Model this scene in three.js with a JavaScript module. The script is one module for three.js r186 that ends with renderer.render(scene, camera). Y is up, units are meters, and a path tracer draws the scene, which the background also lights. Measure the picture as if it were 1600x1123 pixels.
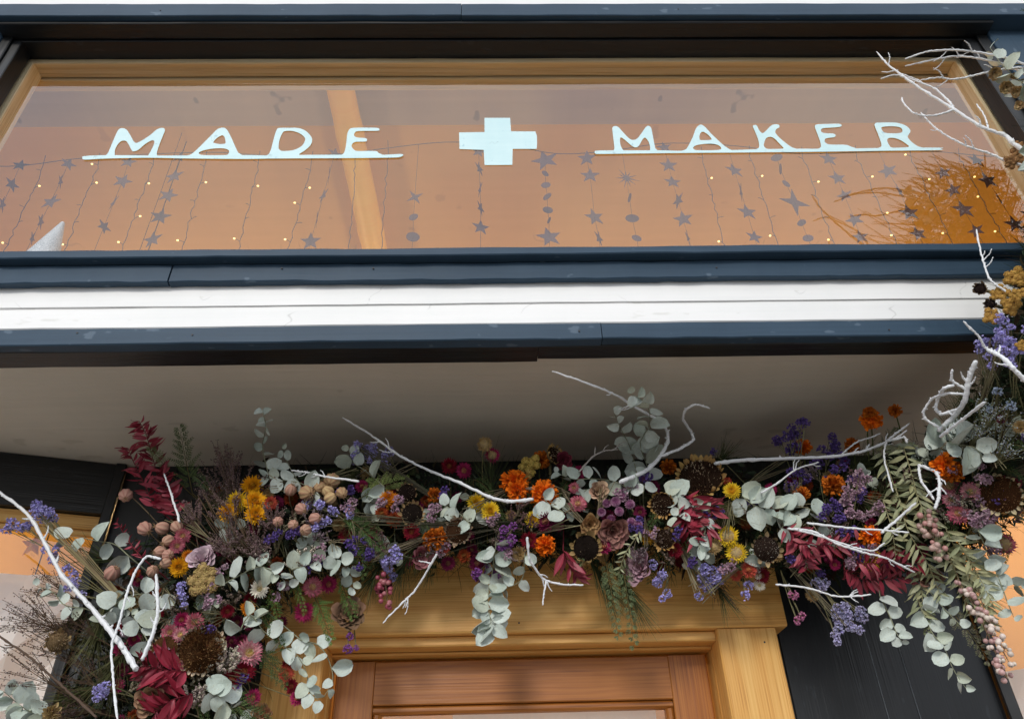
import * as THREE from 'three';
import { mergeGeometries } from 'three/addons/utils/BufferGeometryUtils.js';

// ---------------------------------------------------------------- camera, sky, sun, exposure
const scene = new THREE.Scene();
const camera = new THREE.PerspectiveCamera(2 * Math.atan(561.5 / 1156) * 180 / Math.PI, 1600 / 1123, 0.02, 600);
camera.rotation.order = 'YXZ';
camera.position.set(0, 1.62, 1.37);
camera.rotation.set(34.86 * Math.PI / 180, -1.66 * Math.PI / 180, -1.66 * Math.PI / 180);
camera.updateMatrixWorld(true);
scene.add(camera);
const renderer = new THREE.WebGLRenderer({ antialias: true });
renderer.toneMapping = THREE.LinearToneMapping;
renderer.toneMappingExposure = 1.14;
renderer.shadowMap.enabled = true;
renderer.shadowMap.type = THREE.PCFSoftShadowMap;

function mulberry(a) { return () => { a |= 0; a = a + 0x6D2B79F5 | 0; let t = Math.imul(a ^ a >>> 15, 1 | a); t = t + Math.imul(t ^ t >>> 7, 61 | t) ^ t; return ((t ^ t >>> 14) >>> 0) / 4294967296; }; }
let rnd = mulberry(7);
const rr = (a, b) => a + (b - a) * rnd();
const lerp = (a, b, t) => a + (b - a) * t, clamp = (x, a, b) => Math.min(b, Math.max(a, x));
const smooth = (a, b, x) => { const t = clamp((x - a) / (b - a), 0, 1); return t * t * (3 - 2 * t); };
// periodic value noise
const H = (x, y, s) => { let n = Math.imul(x, 374761393) + Math.imul(y, 668265263) + Math.imul(s, 1442695041) | 0; n = Math.imul(n ^ n >>> 13, 1274126177); return ((n ^ n >>> 16) >>> 0) / 4294967296; };
function vn(x, y, px, py, s = 0) {
  const xi = Math.floor(x), yi = Math.floor(y), fx = x - xi, fy = y - yi, u = fx * fx * (3 - 2 * fx), v = fy * fy * (3 - 2 * fy);
  const m = (a, p) => ((a % p) + p) % p;
  const a = H(m(xi, px), m(yi, py), s), b = H(m(xi + 1, px), m(yi, py), s), c = H(m(xi, px), m(yi + 1, py), s), d = H(m(xi + 1, px), m(yi + 1, py), s);
  return lerp(lerp(a, b, u), lerp(c, d, u), v);
}
function fbm(u, v, nu, nv, o = 4, s = 0) { let t = 0, a = .5, w = 0; for (let i = 0; i < o; i++) { t += a * vn(u * nu, v * nv, nu, nv, s + i); w += a; a *= .5; nu *= 2; nv *= 2; } return t / w; }

// bright, mostly cloudy daylight sky
{
  const W = 512, Hh = 256, d = new Float32Array(W * Hh * 4);
  for (let j = 0; j < Hh; j++) for (let i = 0; i < W; i++) {
    const el = (j + .5) / Hh * 2 - 1, u = (i + .5) / W, v = (j + .5) / Hh;
    const n = fbm(u, v, 10, 8, 5, 31), c = smooth(.4, .62, n);
    const k = (j * W + i) * 4, dim = (el < 0 ? .45 : 1) * .72;
    d[k] = lerp(1.04, 1.52, c) * dim; d[k + 1] = lerp(1.18, 1.53, c) * dim; d[k + 2] = lerp(1.43, 1.55, c) * dim; d[k + 3] = 1;
  }
  const t = new THREE.DataTexture(d, W, Hh, THREE.RGBAFormat, THREE.FloatType);
  t.mapping = THREE.EquirectangularReflectionMapping; t.colorSpace = THREE.LinearSRGBColorSpace;
  t.magFilter = t.minFilter = THREE.LinearFilter; t.wrapS = THREE.RepeatWrapping; t.needsUpdate = true;
  scene.background = t; scene.environment = t;
}
const sun = new THREE.DirectionalLight(0xfff9f0, 1.5);
sun.position.set(-2.6, 8.0, 9.6); sun.target.position.set(0, 2.4, -.3);
sun.castShadow = true; sun.shadow.radius = 24; sun.shadow.mapSize.set(2048, 2048);
Object.assign(sun.shadow.camera, { left: -4, right: 4, top: 4, bottom: -4, near: .5, far: 40 });
scene.add(sun, sun.target);

// ---------------------------------------------------------------- helpers
const F = 1156, V3 = (x, y, z) => new THREE.Vector3(x, y, z);
const camPos = camera.position.clone(), camInv = camera.matrixWorld.clone().invert();
function rayOf(px, py) { return V3(px - 800, 561.5 - py, -F).normalize().transformDirection(camera.matrixWorld); }
function at(px, py, z) { const d = rayOf(px, py); return camPos.clone().addScaledVector(d, (z - camPos.z) / d.z); }       // a point of the plane at depth z
function atY(px, py, y) { const d = rayOf(px, py); return camPos.clone().addScaledVector(d, (y - camPos.y) / d.y); }       // a point of the level y
const mpp = p => -p.clone().applyMatrix4(camInv).z / F;                                                                    // metres per photo pixel there
const taken = {};
function numbered(n) { const k = taken[n] = (taken[n] ?? -1) + 1; return k ? `${n}_${String(k).padStart(3, '0')}` : n; }
function tag(o, label, category, group, kind) { o.userData.label = label; if (category) o.userData.category = category; if (group) o.userData.group = group; if (kind) o.userData.kind = kind; return o; }
function thing(name, label, category, pos, group) { const o = new THREE.Group(); o.name = numbered(name); if (pos) o.position.copy(pos); scene.add(o); return tag(o, label, category, group); }
function mesh(name, geo, mat, parent) { const m = new THREE.Mesh(geo, mat); m.castShadow = m.receiveShadow = true; m.name = parent === scene ? numbered(name) : name; parent.add(m); return m; }
function struct(name, geo, mat) { const m = mesh(name, geo, mat, scene); m.userData.kind = 'structure'; return m; }

class GB {                                                     // collects grids and tubes into one geometry
  constructor() { this.p = []; this.c = []; this.uv = []; this.ix = []; }
  vert(x, y, z, col, u = 0, v = 0) { this.p.push(x, y, z); this.c.push(col[0], col[1], col[2]); this.uv.push(u, v); return this.p.length / 3 - 1; }
  grid(nu, nv, fn, col) {
    const b = this.p.length / 3;
    for (let j = 0; j <= nv; j++) for (let i = 0; i <= nu; i++) { const u = i / nu, v = j / nv, q = fn(u, v); this.vert(q[0], q[1], q[2], typeof col === 'function' ? col(u, v) : col, q[3] ?? u, q[4] ?? v); }
    for (let j = 0; j < nv; j++) for (let i = 0; i < nu; i++) { const a = b + j * (nu + 1) + i; this.ix.push(a, a + 1, a + nu + 2, a, a + nu + 2, a + nu + 1); }
  }
  tube(pts, rad, seg, col) {
    const n = pts.length, b = this.p.length / 3; let nrm = V3(.3, .5, .81), len = 0;
    for (let i = 0; i < n; i++) {
      const t = pts[Math.min(i + 1, n - 1)].clone().sub(pts[Math.max(i - 1, 0)]).normalize();
      nrm = nrm.clone().addScaledVector(t, -nrm.dot(t)); if (nrm.lengthSq() < 1e-6) nrm = V3(t.y, t.z, t.x).addScaledVector(t, -(t.y * t.x + t.z * t.y + t.x * t.z)); nrm.normalize();
      const bi = t.clone().cross(nrm), r = typeof rad === 'function' ? rad(i / (n - 1), i) : rad;
      if (i) len += pts[i].distanceTo(pts[i - 1]);
      const c = typeof col === 'function' ? col(i / (n - 1)) : col;
      for (let k = 0; k <= seg; k++) { const a = k / seg * Math.PI * 2, x = Math.cos(a) * r, y = Math.sin(a) * r; this.vert(pts[i].x + nrm.x * x + bi.x * y, pts[i].y + nrm.y * x + bi.y * y, pts[i].z + nrm.z * x + bi.z * y, c, k / seg * .06, len); }
    }
    for (let i = 0; i < n - 1; i++) for (let k = 0; k < seg; k++) { const a = b + i * (seg + 1) + k; this.ix.push(a, a + 1, a + seg + 2, a, a + seg + 2, a + seg + 1); }
    for (const [i, s] of [[0, 1], [n - 1, -1]]) {                // caps
      const c0 = this.vert(pts[i].x, pts[i].y, pts[i].z, typeof col === 'function' ? col(i / (n - 1)) : col);
      for (let k = 0; k < seg; k++) { const a = b + i * (seg + 1) + k; s > 0 ? this.ix.push(c0, a + 1, a) : this.ix.push(c0, a, a + 1); }
    }
  }
  ball(x, y, z, r, col, nu = 6, nv = 4, sy = 1) { this.grid(nu, nv, (u, v) => { const a = u * Math.PI * 2, e = v * Math.PI; return [x + r * Math.sin(e) * Math.cos(a), y - r * sy * Math.cos(e), z + r * Math.sin(e) * Math.sin(a)]; }, col); }
  bead(x, y, z, r, col) {
    const b = [[1, 0, 0], [-1, 0, 0], [0, 1, 0], [0, -1, 0], [0, 0, 1], [0, 0, -1]].map(q => this.vert(x + q[0] * r, y + q[1] * r, z + q[2] * r, col));
    for (const f of [[0, 2, 4], [2, 1, 4], [1, 3, 4], [3, 0, 4], [2, 0, 5], [1, 2, 5], [3, 1, 5], [0, 3, 5]]) this.ix.push(b[f[0]], b[f[1]], b[f[2]]);
  }
  // a petal or leaf: starts at o, runs along dir, its upper side faces up
  petal(o, dir, up, L, W, { curl = 0, cup = 0, nu = 2, nv = 4, prof = t => Math.sin(Math.PI * Math.pow(t, .75)), col = [1, 1, 1], col2 = col, wave = 0 } = {}) {
    const d = dir.clone().normalize(), n = up.clone().addScaledVector(d, -up.dot(d)).normalize(), s = d.clone().cross(n), ph = rnd() * 9;
    this.grid(nu, nv, (u, v) => {
      const w = (u - .5) * W * Math.max(.02, prof(v)), a = curl * v, q = Math.abs(a) < 1e-3 ? v : Math.sin(a) / (curl), h = (Math.abs(a) < 1e-3 ? 0 : (1 - Math.cos(a)) / curl) * L + cup * W * (4 * (u - .5) ** 2) * prof(v) + wave * L * Math.sin(v * 7 + ph + u * 4) * v;
      return [o.x + d.x * q * L + n.x * h + s.x * w, o.y + d.y * q * L + n.y * h + s.y * w, o.z + d.z * q * L + n.z * h + s.z * w];
    }, (u, v) => [lerp(col[0], col2[0], v), lerp(col[1], col2[1], v), lerp(col[2], col2[2], v)]);
  }
  build() {
    const g = new THREE.BufferGeometry();
    g.setAttribute('position', new THREE.Float32BufferAttribute(this.p, 3)); g.setAttribute('color', new THREE.Float32BufferAttribute(this.c, 3)); g.setAttribute('uv', new THREE.Float32BufferAttribute(this.uv, 2));
    g.setIndex(this.ix); g.computeVertexNormals(); return g;
  }
}
// a board with chamfered, slightly wavering edges; axis = the way it runs; uv in metres, u along the board
function board(x0, x1, y0, y1, z0, z1, axis = 'x', { ch = .0025, j = .0008, step = .05, seed = 0 } = {}) {
  const lo = [x0, y0, z0], hi = [x1, y1, z1], L = { x: 0, y: 1, z: 2 }[axis], A = (L + 1) % 3, B = (L + 2) % 3;
  const a0 = lo[A], a1 = hi[A], b0 = lo[B], b1 = hi[B], c = Math.min(ch, (a1 - a0) * .3, (b1 - b0) * .3);
  const pr = [[a0 + c, b0], [a1 - c, b0], [a1, b0 + c], [a1, b1 - c], [a1 - c, b1], [a0 + c, b1], [a0, b1 - c], [a0, b0 + c]];
  const n = Math.max(1, Math.min(160, Math.round((hi[L] - lo[L]) / step))), g = new GB(), W = [1, 1, 1];
  const wob = (k, i) => [(vn(i * .7 + k * 17.3, seed + k, 4096, 4096, 5) - .5) * 2 * j + (vn(i * .13, seed + (k >> 1) * 3, 4096, 4096, 6) - .5) * 2 * j, (vn(i * .7 + k * 9.1, seed + 50 + k, 4096, 4096, 8) - .5) * 2 * j * .5];
  let per = 0;
  for (let k = 0; k < 8; k++) {
    const k2 = (k + 1) % 8, p = pr[k], q = pr[k2], d = Math.hypot(q[0] - p[0], q[1] - p[1]), v0 = per, ca = k >> 1 === (k - 1) >> 1 ? 0 : 0;
    g.grid(n, 1, (u, v) => {
      const kk = v ? k2 : k, e = ((kk + 1) % 8) >> 1, i = Math.round(u * n), w = wob(e, i), s = v ? q : p, r = [];
      r[L] = lerp(lo[L], hi[L], u); r[A] = s[0] + w[0]; r[B] = s[1] + w[1]; return [r[0], r[1], r[2], r[L] + seed * .37, v0 + v * d + seed * .21];
    }, W);
    per += d;
  }
  for (const end of [0, 1]) {
    const ids = pr.map((s, k) => { const w = wob(((k + 1) % 8) >> 1, end ? n : 0), r = []; r[L] = end ? hi[L] : lo[L]; r[A] = s[0] + w[0]; r[B] = s[1] + w[1]; return g.vert(r[0], r[1], r[2], W, s[0], s[1]); });
    for (let k = 1; k < 7; k++) end ? g.ix.push(ids[0], ids[k], ids[k + 1]) : g.ix.push(ids[0], ids[k + 1], ids[k]);
  }
  return g.build();
}
const sheet = (x0, x1, y0, y1, z, uvk = 1) => { const g = new THREE.PlaneGeometry(x1 - x0, y1 - y0); g.translate((x0 + x1) / 2, (y0 + y1) / 2, z); const p = g.attributes.position, u = g.attributes.uv; for (let i = 0; i < 4; i++) u.setXY(i, p.getX(i) * uvk, p.getY(i) * uvk); return g; };

// ---------------------------------------------------------------- textures and materials
function tex(w, h, fn, srgb = true) {
  const d = new Uint8Array(w * h * 4);
  for (let j = 0; j < h; j++) for (let i = 0; i < w; i++) { const c = fn(i / w, j / h), k = (j * w + i) * 4; for (let q = 0; q < 3; q++) d[k + q] = clamp(Math.round((c.length ? c[q] : c) * 255), 0, 255); d[k + 3] = 255; }
  const t = new THREE.DataTexture(d, w, h); t.colorSpace = srgb ? THREE.SRGBColorSpace : THREE.NoColorSpace; t.wrapS = t.wrapT = THREE.RepeatWrapping; t.magFilter = THREE.LinearFilter; t.minFilter = THREE.LinearMipmapLinearFilter; t.generateMipmaps = true; t.needsUpdate = true; return t;
}
const rep = (t, u, v) => { const c = t.clone(); c.repeat.set(u, v); c.needsUpdate = true; return c; };
const mix3 = (a, b, t) => [lerp(a[0], b[0], t), lerp(a[1], b[1], t), lerp(a[2], b[2], t)];
// wood: u along the grain
function woodTex(a, b, dark, rings, seed) {
  return tex(512, 512, (u, v) => {
    const w = fbm(u, v, 2, 5, 3, seed) * 1.3 + fbm(u, v, 3, 14, 2, seed + 7) * .22;
    let t = .5 + .5 * Math.sin((v + w * .13) * rings * 6.283); t = Math.pow(t, 1.5);
    const fine = fbm(u, v, 6, 170, 3, seed + 3), blot = fbm(u, v, 3, 3, 3, seed + 11);
    const knot = 0;
    let c = mix3(a, b, clamp(t * .4 + (fine - .5) * 1.3 + (blot - .5) * .55 + .25, 0, 1));
    return mix3(c, dark, clamp((fine - .68) * 2.2, 0, .5) + knot);
  });
}
const pineT = woodTex([.90, .71, .41], [.82, .58, .27], [.54, .34, .14], 6, 1);
const firT = woodTex([.68, .43, .18], [.57, .33, .11], [.34, .18, .06], 30, 2);
const rawT = woodTex([.86, .80, .66], [.77, .68, .51], [.5, .4, .26], 6, 3);
const paintT = (a, b, seed, worn, wc, cracks = .3) => tex(512, 512, (u, v) => {
  const ck = smooth(.006, .0, Math.abs(fbm(u, v, 7, 3, 4, seed + 31) - .5)) * smooth(.56, .66, fbm(u, v, 6, 6, 2, seed + 37)), n = fbm(u, v, 5, 8, 5, seed), s = fbm(u, v, 4, 90, 3, seed + 5), sc = fbm(u, v, 30, 30, 3, seed + 9), drip = fbm(u, v, 40, 3, 3, seed + 19);
  let c = mix3(a, b, clamp((n - .5) * 1.6 + (s - .5) * .7 + (drip - .5) * .5 + .5, 0, 1));
  return mix3(mix3(c, wc, smooth(.74 - worn, .80 - worn, sc * .72 + n * .28) * .6), [wc[0] * .6, wc[1] * .6, wc[2] * .6], ck * cracks);
});
const navyT = paintT([.185, .262, .33], [.215, .295, .365], 21, .04, [.40, .46, .52], .15);
const whiteT = paintT([.905, .91, .905], [.935, .935, .93], 23, 0, [.84, .84, .82], .25);
const blackT = paintT([.045, .053, .06], [.066, .076, .086], 25, .03, [.17, .19, .21]);
const soffT = paintT([.80, .765, .70], [.84, .80, .735], 27, 0, [.74, .70, .63], 0);
const bumpT = tex(256, 256, (u, v) => clamp(.5 + (fbm(u, v, 4, 60, 3, 41) - .5) * .9 + (fbm(u, v, 12, 12, 4, 43) - .5) * .7, 0, 1), false);
const barkB = tex(128, 256, (u, v) => clamp(fbm(u, v, 5, 40, 4, 51), 0, 1), false);
const leafT = tex(128, 128, (u, v) => {
  const mid = Math.abs(u - .5), vein = smooth(.022, .0, mid) * .5 + smooth(.10, .0, Math.abs(((v * 7 + mid * 5) % 1) - .5)) * .07 * smooth(.0, .1, mid), n = fbm(u, v, 6, 6, 4, 61), sp = fbm(u, v, 24, 24, 2, 67);
  const c = mix3([.80, .83, .81], [.93, .96, .94], clamp(n * 1.2 - .1, 0, 1)); return mix3(mix3(c, [.96, .96, .88], vein), [.74, .68, .58], smooth(.72, .82, sp) * .6);
});
const M = (o) => new THREE.MeshStandardMaterial(o), lin = (r, g, b) => new THREE.Color().setRGB(r, g, b);
const mat = {
  navy: new THREE.MeshPhysicalMaterial({ map: rep(navyT, .9, 1.7), roughness: .5, specularIntensity: .45, bumpMap: rep(bumpT, 1.2, 3), bumpScale: .0003 }),
  white: M({ map: rep(whiteT, .7, 1.9), roughness: .55, bumpMap: rep(bumpT, .7, 2), bumpScale: .0002 }),
  black: M({ map: rep(blackT, .8, 2), roughness: .4, bumpMap: rep(bumpT, 1, 5), bumpScale: .0006 }),
  soffit: M({ map: rep(soffT, .5, .9), roughness: .6, bumpMap: rep(bumpT, 1, 6), bumpScale: .0008 }),
  pine: M({ map: rep(pineT, .8, 2.6), roughness: .5, bumpMap: rep(bumpT, 1, 6), bumpScale: .0004 }),
  fir: M({ map: rep(firT, .9, 2.2), roughness: .42, bumpMap: rep(bumpT, 1, 6), bumpScale: .0003 }),
  raw: M({ map: rep(rawT, .9, 4), roughness: .75, bumpMap: rep(bumpT, 1, 6), bumpScale: .0006 }),
  room: M({ map: rep(paintT([.82, .68, .38], [.85, .71, .41], 33, 0, [.75, .61, .33]), .4, .4), roughness: .8 }),
  beam: M({ map: rep(paintT([.67, .65, .67], [.72, .70, .715], 35, .02, [.42, .39, .4]), .5, .5), roughness: .8 }),
  floor: M({ color: lin(.22, .13, .07), roughness: .5 }),
  concrete: M({ map: rep(paintT([.53, .52, .50], [.59, .58, .56], 37, .04, [.32, .31, .3]), .4, .4), roughness: .9 }),
  asphalt: M({ color: lin(.06, .06, .062), roughness: .95 }),
  glass: new THREE.MeshPhysicalMaterial({ color: 0xffffff, roughness: 0, transmission: 1, thickness: 0, ior: 2.0 }),
  vinyl: M({ map: rep(paintT([.78, .90, .915], [.82, .925, .935], 39, .02, [.64, .78, .82]), 2, 2), roughness: .6 }),
  duct: M({ map: rep(paintT([.98, .84, .28], [.99, .88, .34], 45, 0, [.9, .74, .2]), 1, 1), roughness: .5 }),
  paper: M({ color: lin(.12, .068, .062), roughness: .8 }),
  wire: M({ color: lin(.06, .045, .04), roughness: .6 }),
  bulb: M({ color: lin(.9, .8, .4), emissive: new THREE.Color(1, .72, .22), emissiveIntensity: 2.2 }),
  lamp: M({ color: lin(.9, .8, .6), emissive: new THREE.Color(1, .66, .32), emissiveIntensity: 2.5 }),
  metal: M({ color: lin(.1, .1, .1), roughness: .4, metalness: .8 }),
  gold: M({ color: lin(.85, .42, .07), roughness: .35, metalness: .4 }),
  glitter: M({ map: tex(256, 256, (u, v) => { const h = H(Math.floor(u * 128), Math.floor(v * 128), 77); return h > .6 ? [.95, .96, .97] : h > .3 ? [.66, .7, .72] : [.42, .47, .5]; }), roughness: .6 }),
  plant: new THREE.MeshPhysicalMaterial({ vertexColors: true, roughness: .95, specularIntensity: .25 }),
  petal: new THREE.MeshPhysicalMaterial({ vertexColors: true, roughness: .85, specularIntensity: .4 }),
  twigWhite: M({ color: lin(.80, .82, .84), roughness: .6, bumpMap: rep(barkB, 16, 8), bumpScale: .0012 }),
  twigGrey: M({ color: lin(.42, .39, .36), roughness: .75, bumpMap: rep(barkB, 16, 8), bumpScale: .0012 }),
  euc: [[.66, .69, .655], [.73, .76, .73], [.70, .72, .70], [.58, .63, .585], [.62, .64, .55]].map(c => M({ map: leafT, color: lin(...c), roughness: .62 })),
  ruby: [[.30, .012, .035], [.38, .02, .05], [.22, .01, .025], [.46, .05, .09]].map(c => M({ map: leafT, color: lin(...c), roughness: .5 })),
  rubyPink: [[.50, .09, .12], [.42, .045, .08], [.34, .03, .06]].map(c => M({ map: leafT, color: lin(...c), roughness: .5 })),
  olive: [[.44, .43, .25], [.52, .50, .33], [.34, .35, .20], [.50, .46, .26]].map(c => M({ map: leafT, color: lin(...c), roughness: .65 })),
};

// ---------------------------------------------------------------- the setting
{ const g = new THREE.PlaneGeometry(400, 400); g.rotateX(-Math.PI / 2); g.translate(0, -.124, 0); struct('road', g, mat.asphalt); }
struct('pavement', board(-30, 30, -.12, 0, -.2, 4.2, 'x', { step: 2, j: 0 }), mat.concrete);
const RX = 3.0, CEIL = 4.40;
struct('room_floor', board(-RX, RX, -.1, .02, -6, -.205, 'x', { step: 2, j: 0 }), mat.floor);
struct('room_ceiling', board(-RX - .1, RX + .1, CEIL, CEIL + .1, -6.1, -.02, 'x', { step: 2, j: 0 }), mat.room);
struct('room_wall', board(-RX - .1, RX + .1, -.1, CEIL, -6.1, -6, 'x', { step: 2, j: 0 }), mat.room);
struct('room_wall', board(-RX - .1, -RX, -.1, CEIL, -5.998, -.1, 'z', { step: 2, j: 0 }), mat.room);
struct('room_wall', board(RX, RX + .1, -.1, CEIL, -5.998, -.1, 'z', { step: 2, j: 0 }), mat.room);

// shopfront: fascia, frieze, mouldings, soffit and black boarding
const shop = thing('shopfront', 'navy and white painted wooden shopfront with deep soffit over the door', 'shopfront');
shop.userData.kind = 'thing';
const part = (name, geo, m, p = shop) => mesh(name, geo, m, p);
const YS = 2.628, XL = -2.7, XR = 2.7;
{
  const xj = at(940, 520, 0).x, xk = at(268, 425, .02).x, xt = at(720, 15, .09).x, xb = at(841, 560, -.05).x;
  // soffit boards
  part('soffit', board(XL, XR, YS + .02, YS + .05, -.72, -.082, 'x', { j: 0 }), mat.soffit);
  // the dark beam behind the fascia, in two lengths
  part('beam', board(XL, xb, YS + .002, YS + .06, -.092, -.0275, 'x', { seed: 1 }), mat.black);
  part('beam', board(xb + .001, XR, YS + .002, YS + .06, -.080, -.0275, 'x', { seed: 2 }), mat.black);
  // navy fascia
  part('fascia_board', board(XL, xj - .001, YS, 2.674, -.026, .004, 'x', { seed: 3, j: .0014 }), mat.navy);
  part('fascia_board', board(xj + .001, XR, YS, 2.673, -.026, .0035, 'x', { seed: 4, j: .0014 }), mat.navy);
  // white frieze: two boards, the upper one proud
  part('frieze_board', board(XL, XR, 2.6765, 2.748, -.03, 0, 'x', { seed: 5, j: .0008 }), mat.white);
  part('frieze_board', board(XL, XR, 2.736, 2.83, .0005, .004, 'x', { seed: 6, j: .0006, ch: .0015 }), mat.white);
  // navy moulding and sill above it
  part('moulding', board(XL, xk - .0015, 2.794, 2.8485, .0045, .026, 'x', { seed: 7, j: .0016, step: .03 }), mat.navy);
  part('moulding', board(xk + .0015, XR, 2.794, 2.8485, .0045, .024, 'x', { seed: 8, j: .0016, step: .03 }), mat.navy);
  // head over the window
  part('head_board', board(XL, xt - .001, 3.862, 3.93, .0, .068, 'x', { seed: 10, j: .001 }), mat.navy);
  part('head_board', board(xt + .001, XR, 3.862, 3.93, .0, .067, 'x', { seed: 11, j: .001 }), mat.navy);
  part('upper_fascia', board(XL, XR, 3.934, 6.2, -.03, .06, 'x', { seed: 12, step: .3 }), mat.white);
  part('upper_wall', board(XL, XR, 3.934, 6.2, -.118, -.032, 'x', { step: 1, j: 0 }), mat.black);
  // piers on either side of the window
  for (const [a, b, s] of [[XL, -1.552, 13], [1.632, XR, 14]]) part('pier', board(a, b, 2.852, 3.86, -.12, .012, 'y', { seed: s }), mat.navy);
  for (const s of [-1, 1]) part('pier', board(s < 0 ? -3.3 : 2.7, s < 0 ? -2.7 : 3.3, 0, 6.2, -.3, .01, 'y', { seed: 15 + s, step: .3 }), mat.navy);
  // infill behind the frieze
  part('ledge', board(XL, XR, 2.70, 2.862, -.70, -.045, 'x', { step: .5, j: 0 }), mat.raw);
  // black wall beside and over the door, board by board
  const bw = (a, b, y0, y1, s) => part('wall_board', board(a, b, y0, y1, -.68, -.64, 'y', { seed: s, j: .0004, ch: .0016 }), mat.black);
  bw(-.62, .74, 2.30, YS + .018, 1);
  bw(-1.10, -.95, 0, YS + .018, 2); bw(-.949, -.76, 0, YS + .018, 3); bw(-.759, -.5, 0, 2.299, 4); bw(-.759, -.621, 2.3, YS + .018, 5);
  mat.filler = M({ color: lin(.16, .175, .19), roughness: .7 }); for (const x of [.9718, 1.0518]) part('joint_filler', board(x - .0012, x + .0012, 0, YS + .015, -.65, -.6393, 'y', { j: .0003, ch: .0004 }), mat.filler);
  bw(.63, .74, 0, 2.299, 6); bw(.741, .971, 0, YS + .018, 7); bw(.9725, 1.051, 0, YS + .018, 8); bw(1.0525, 1.27, 0, YS + .018, 9);
}
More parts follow.
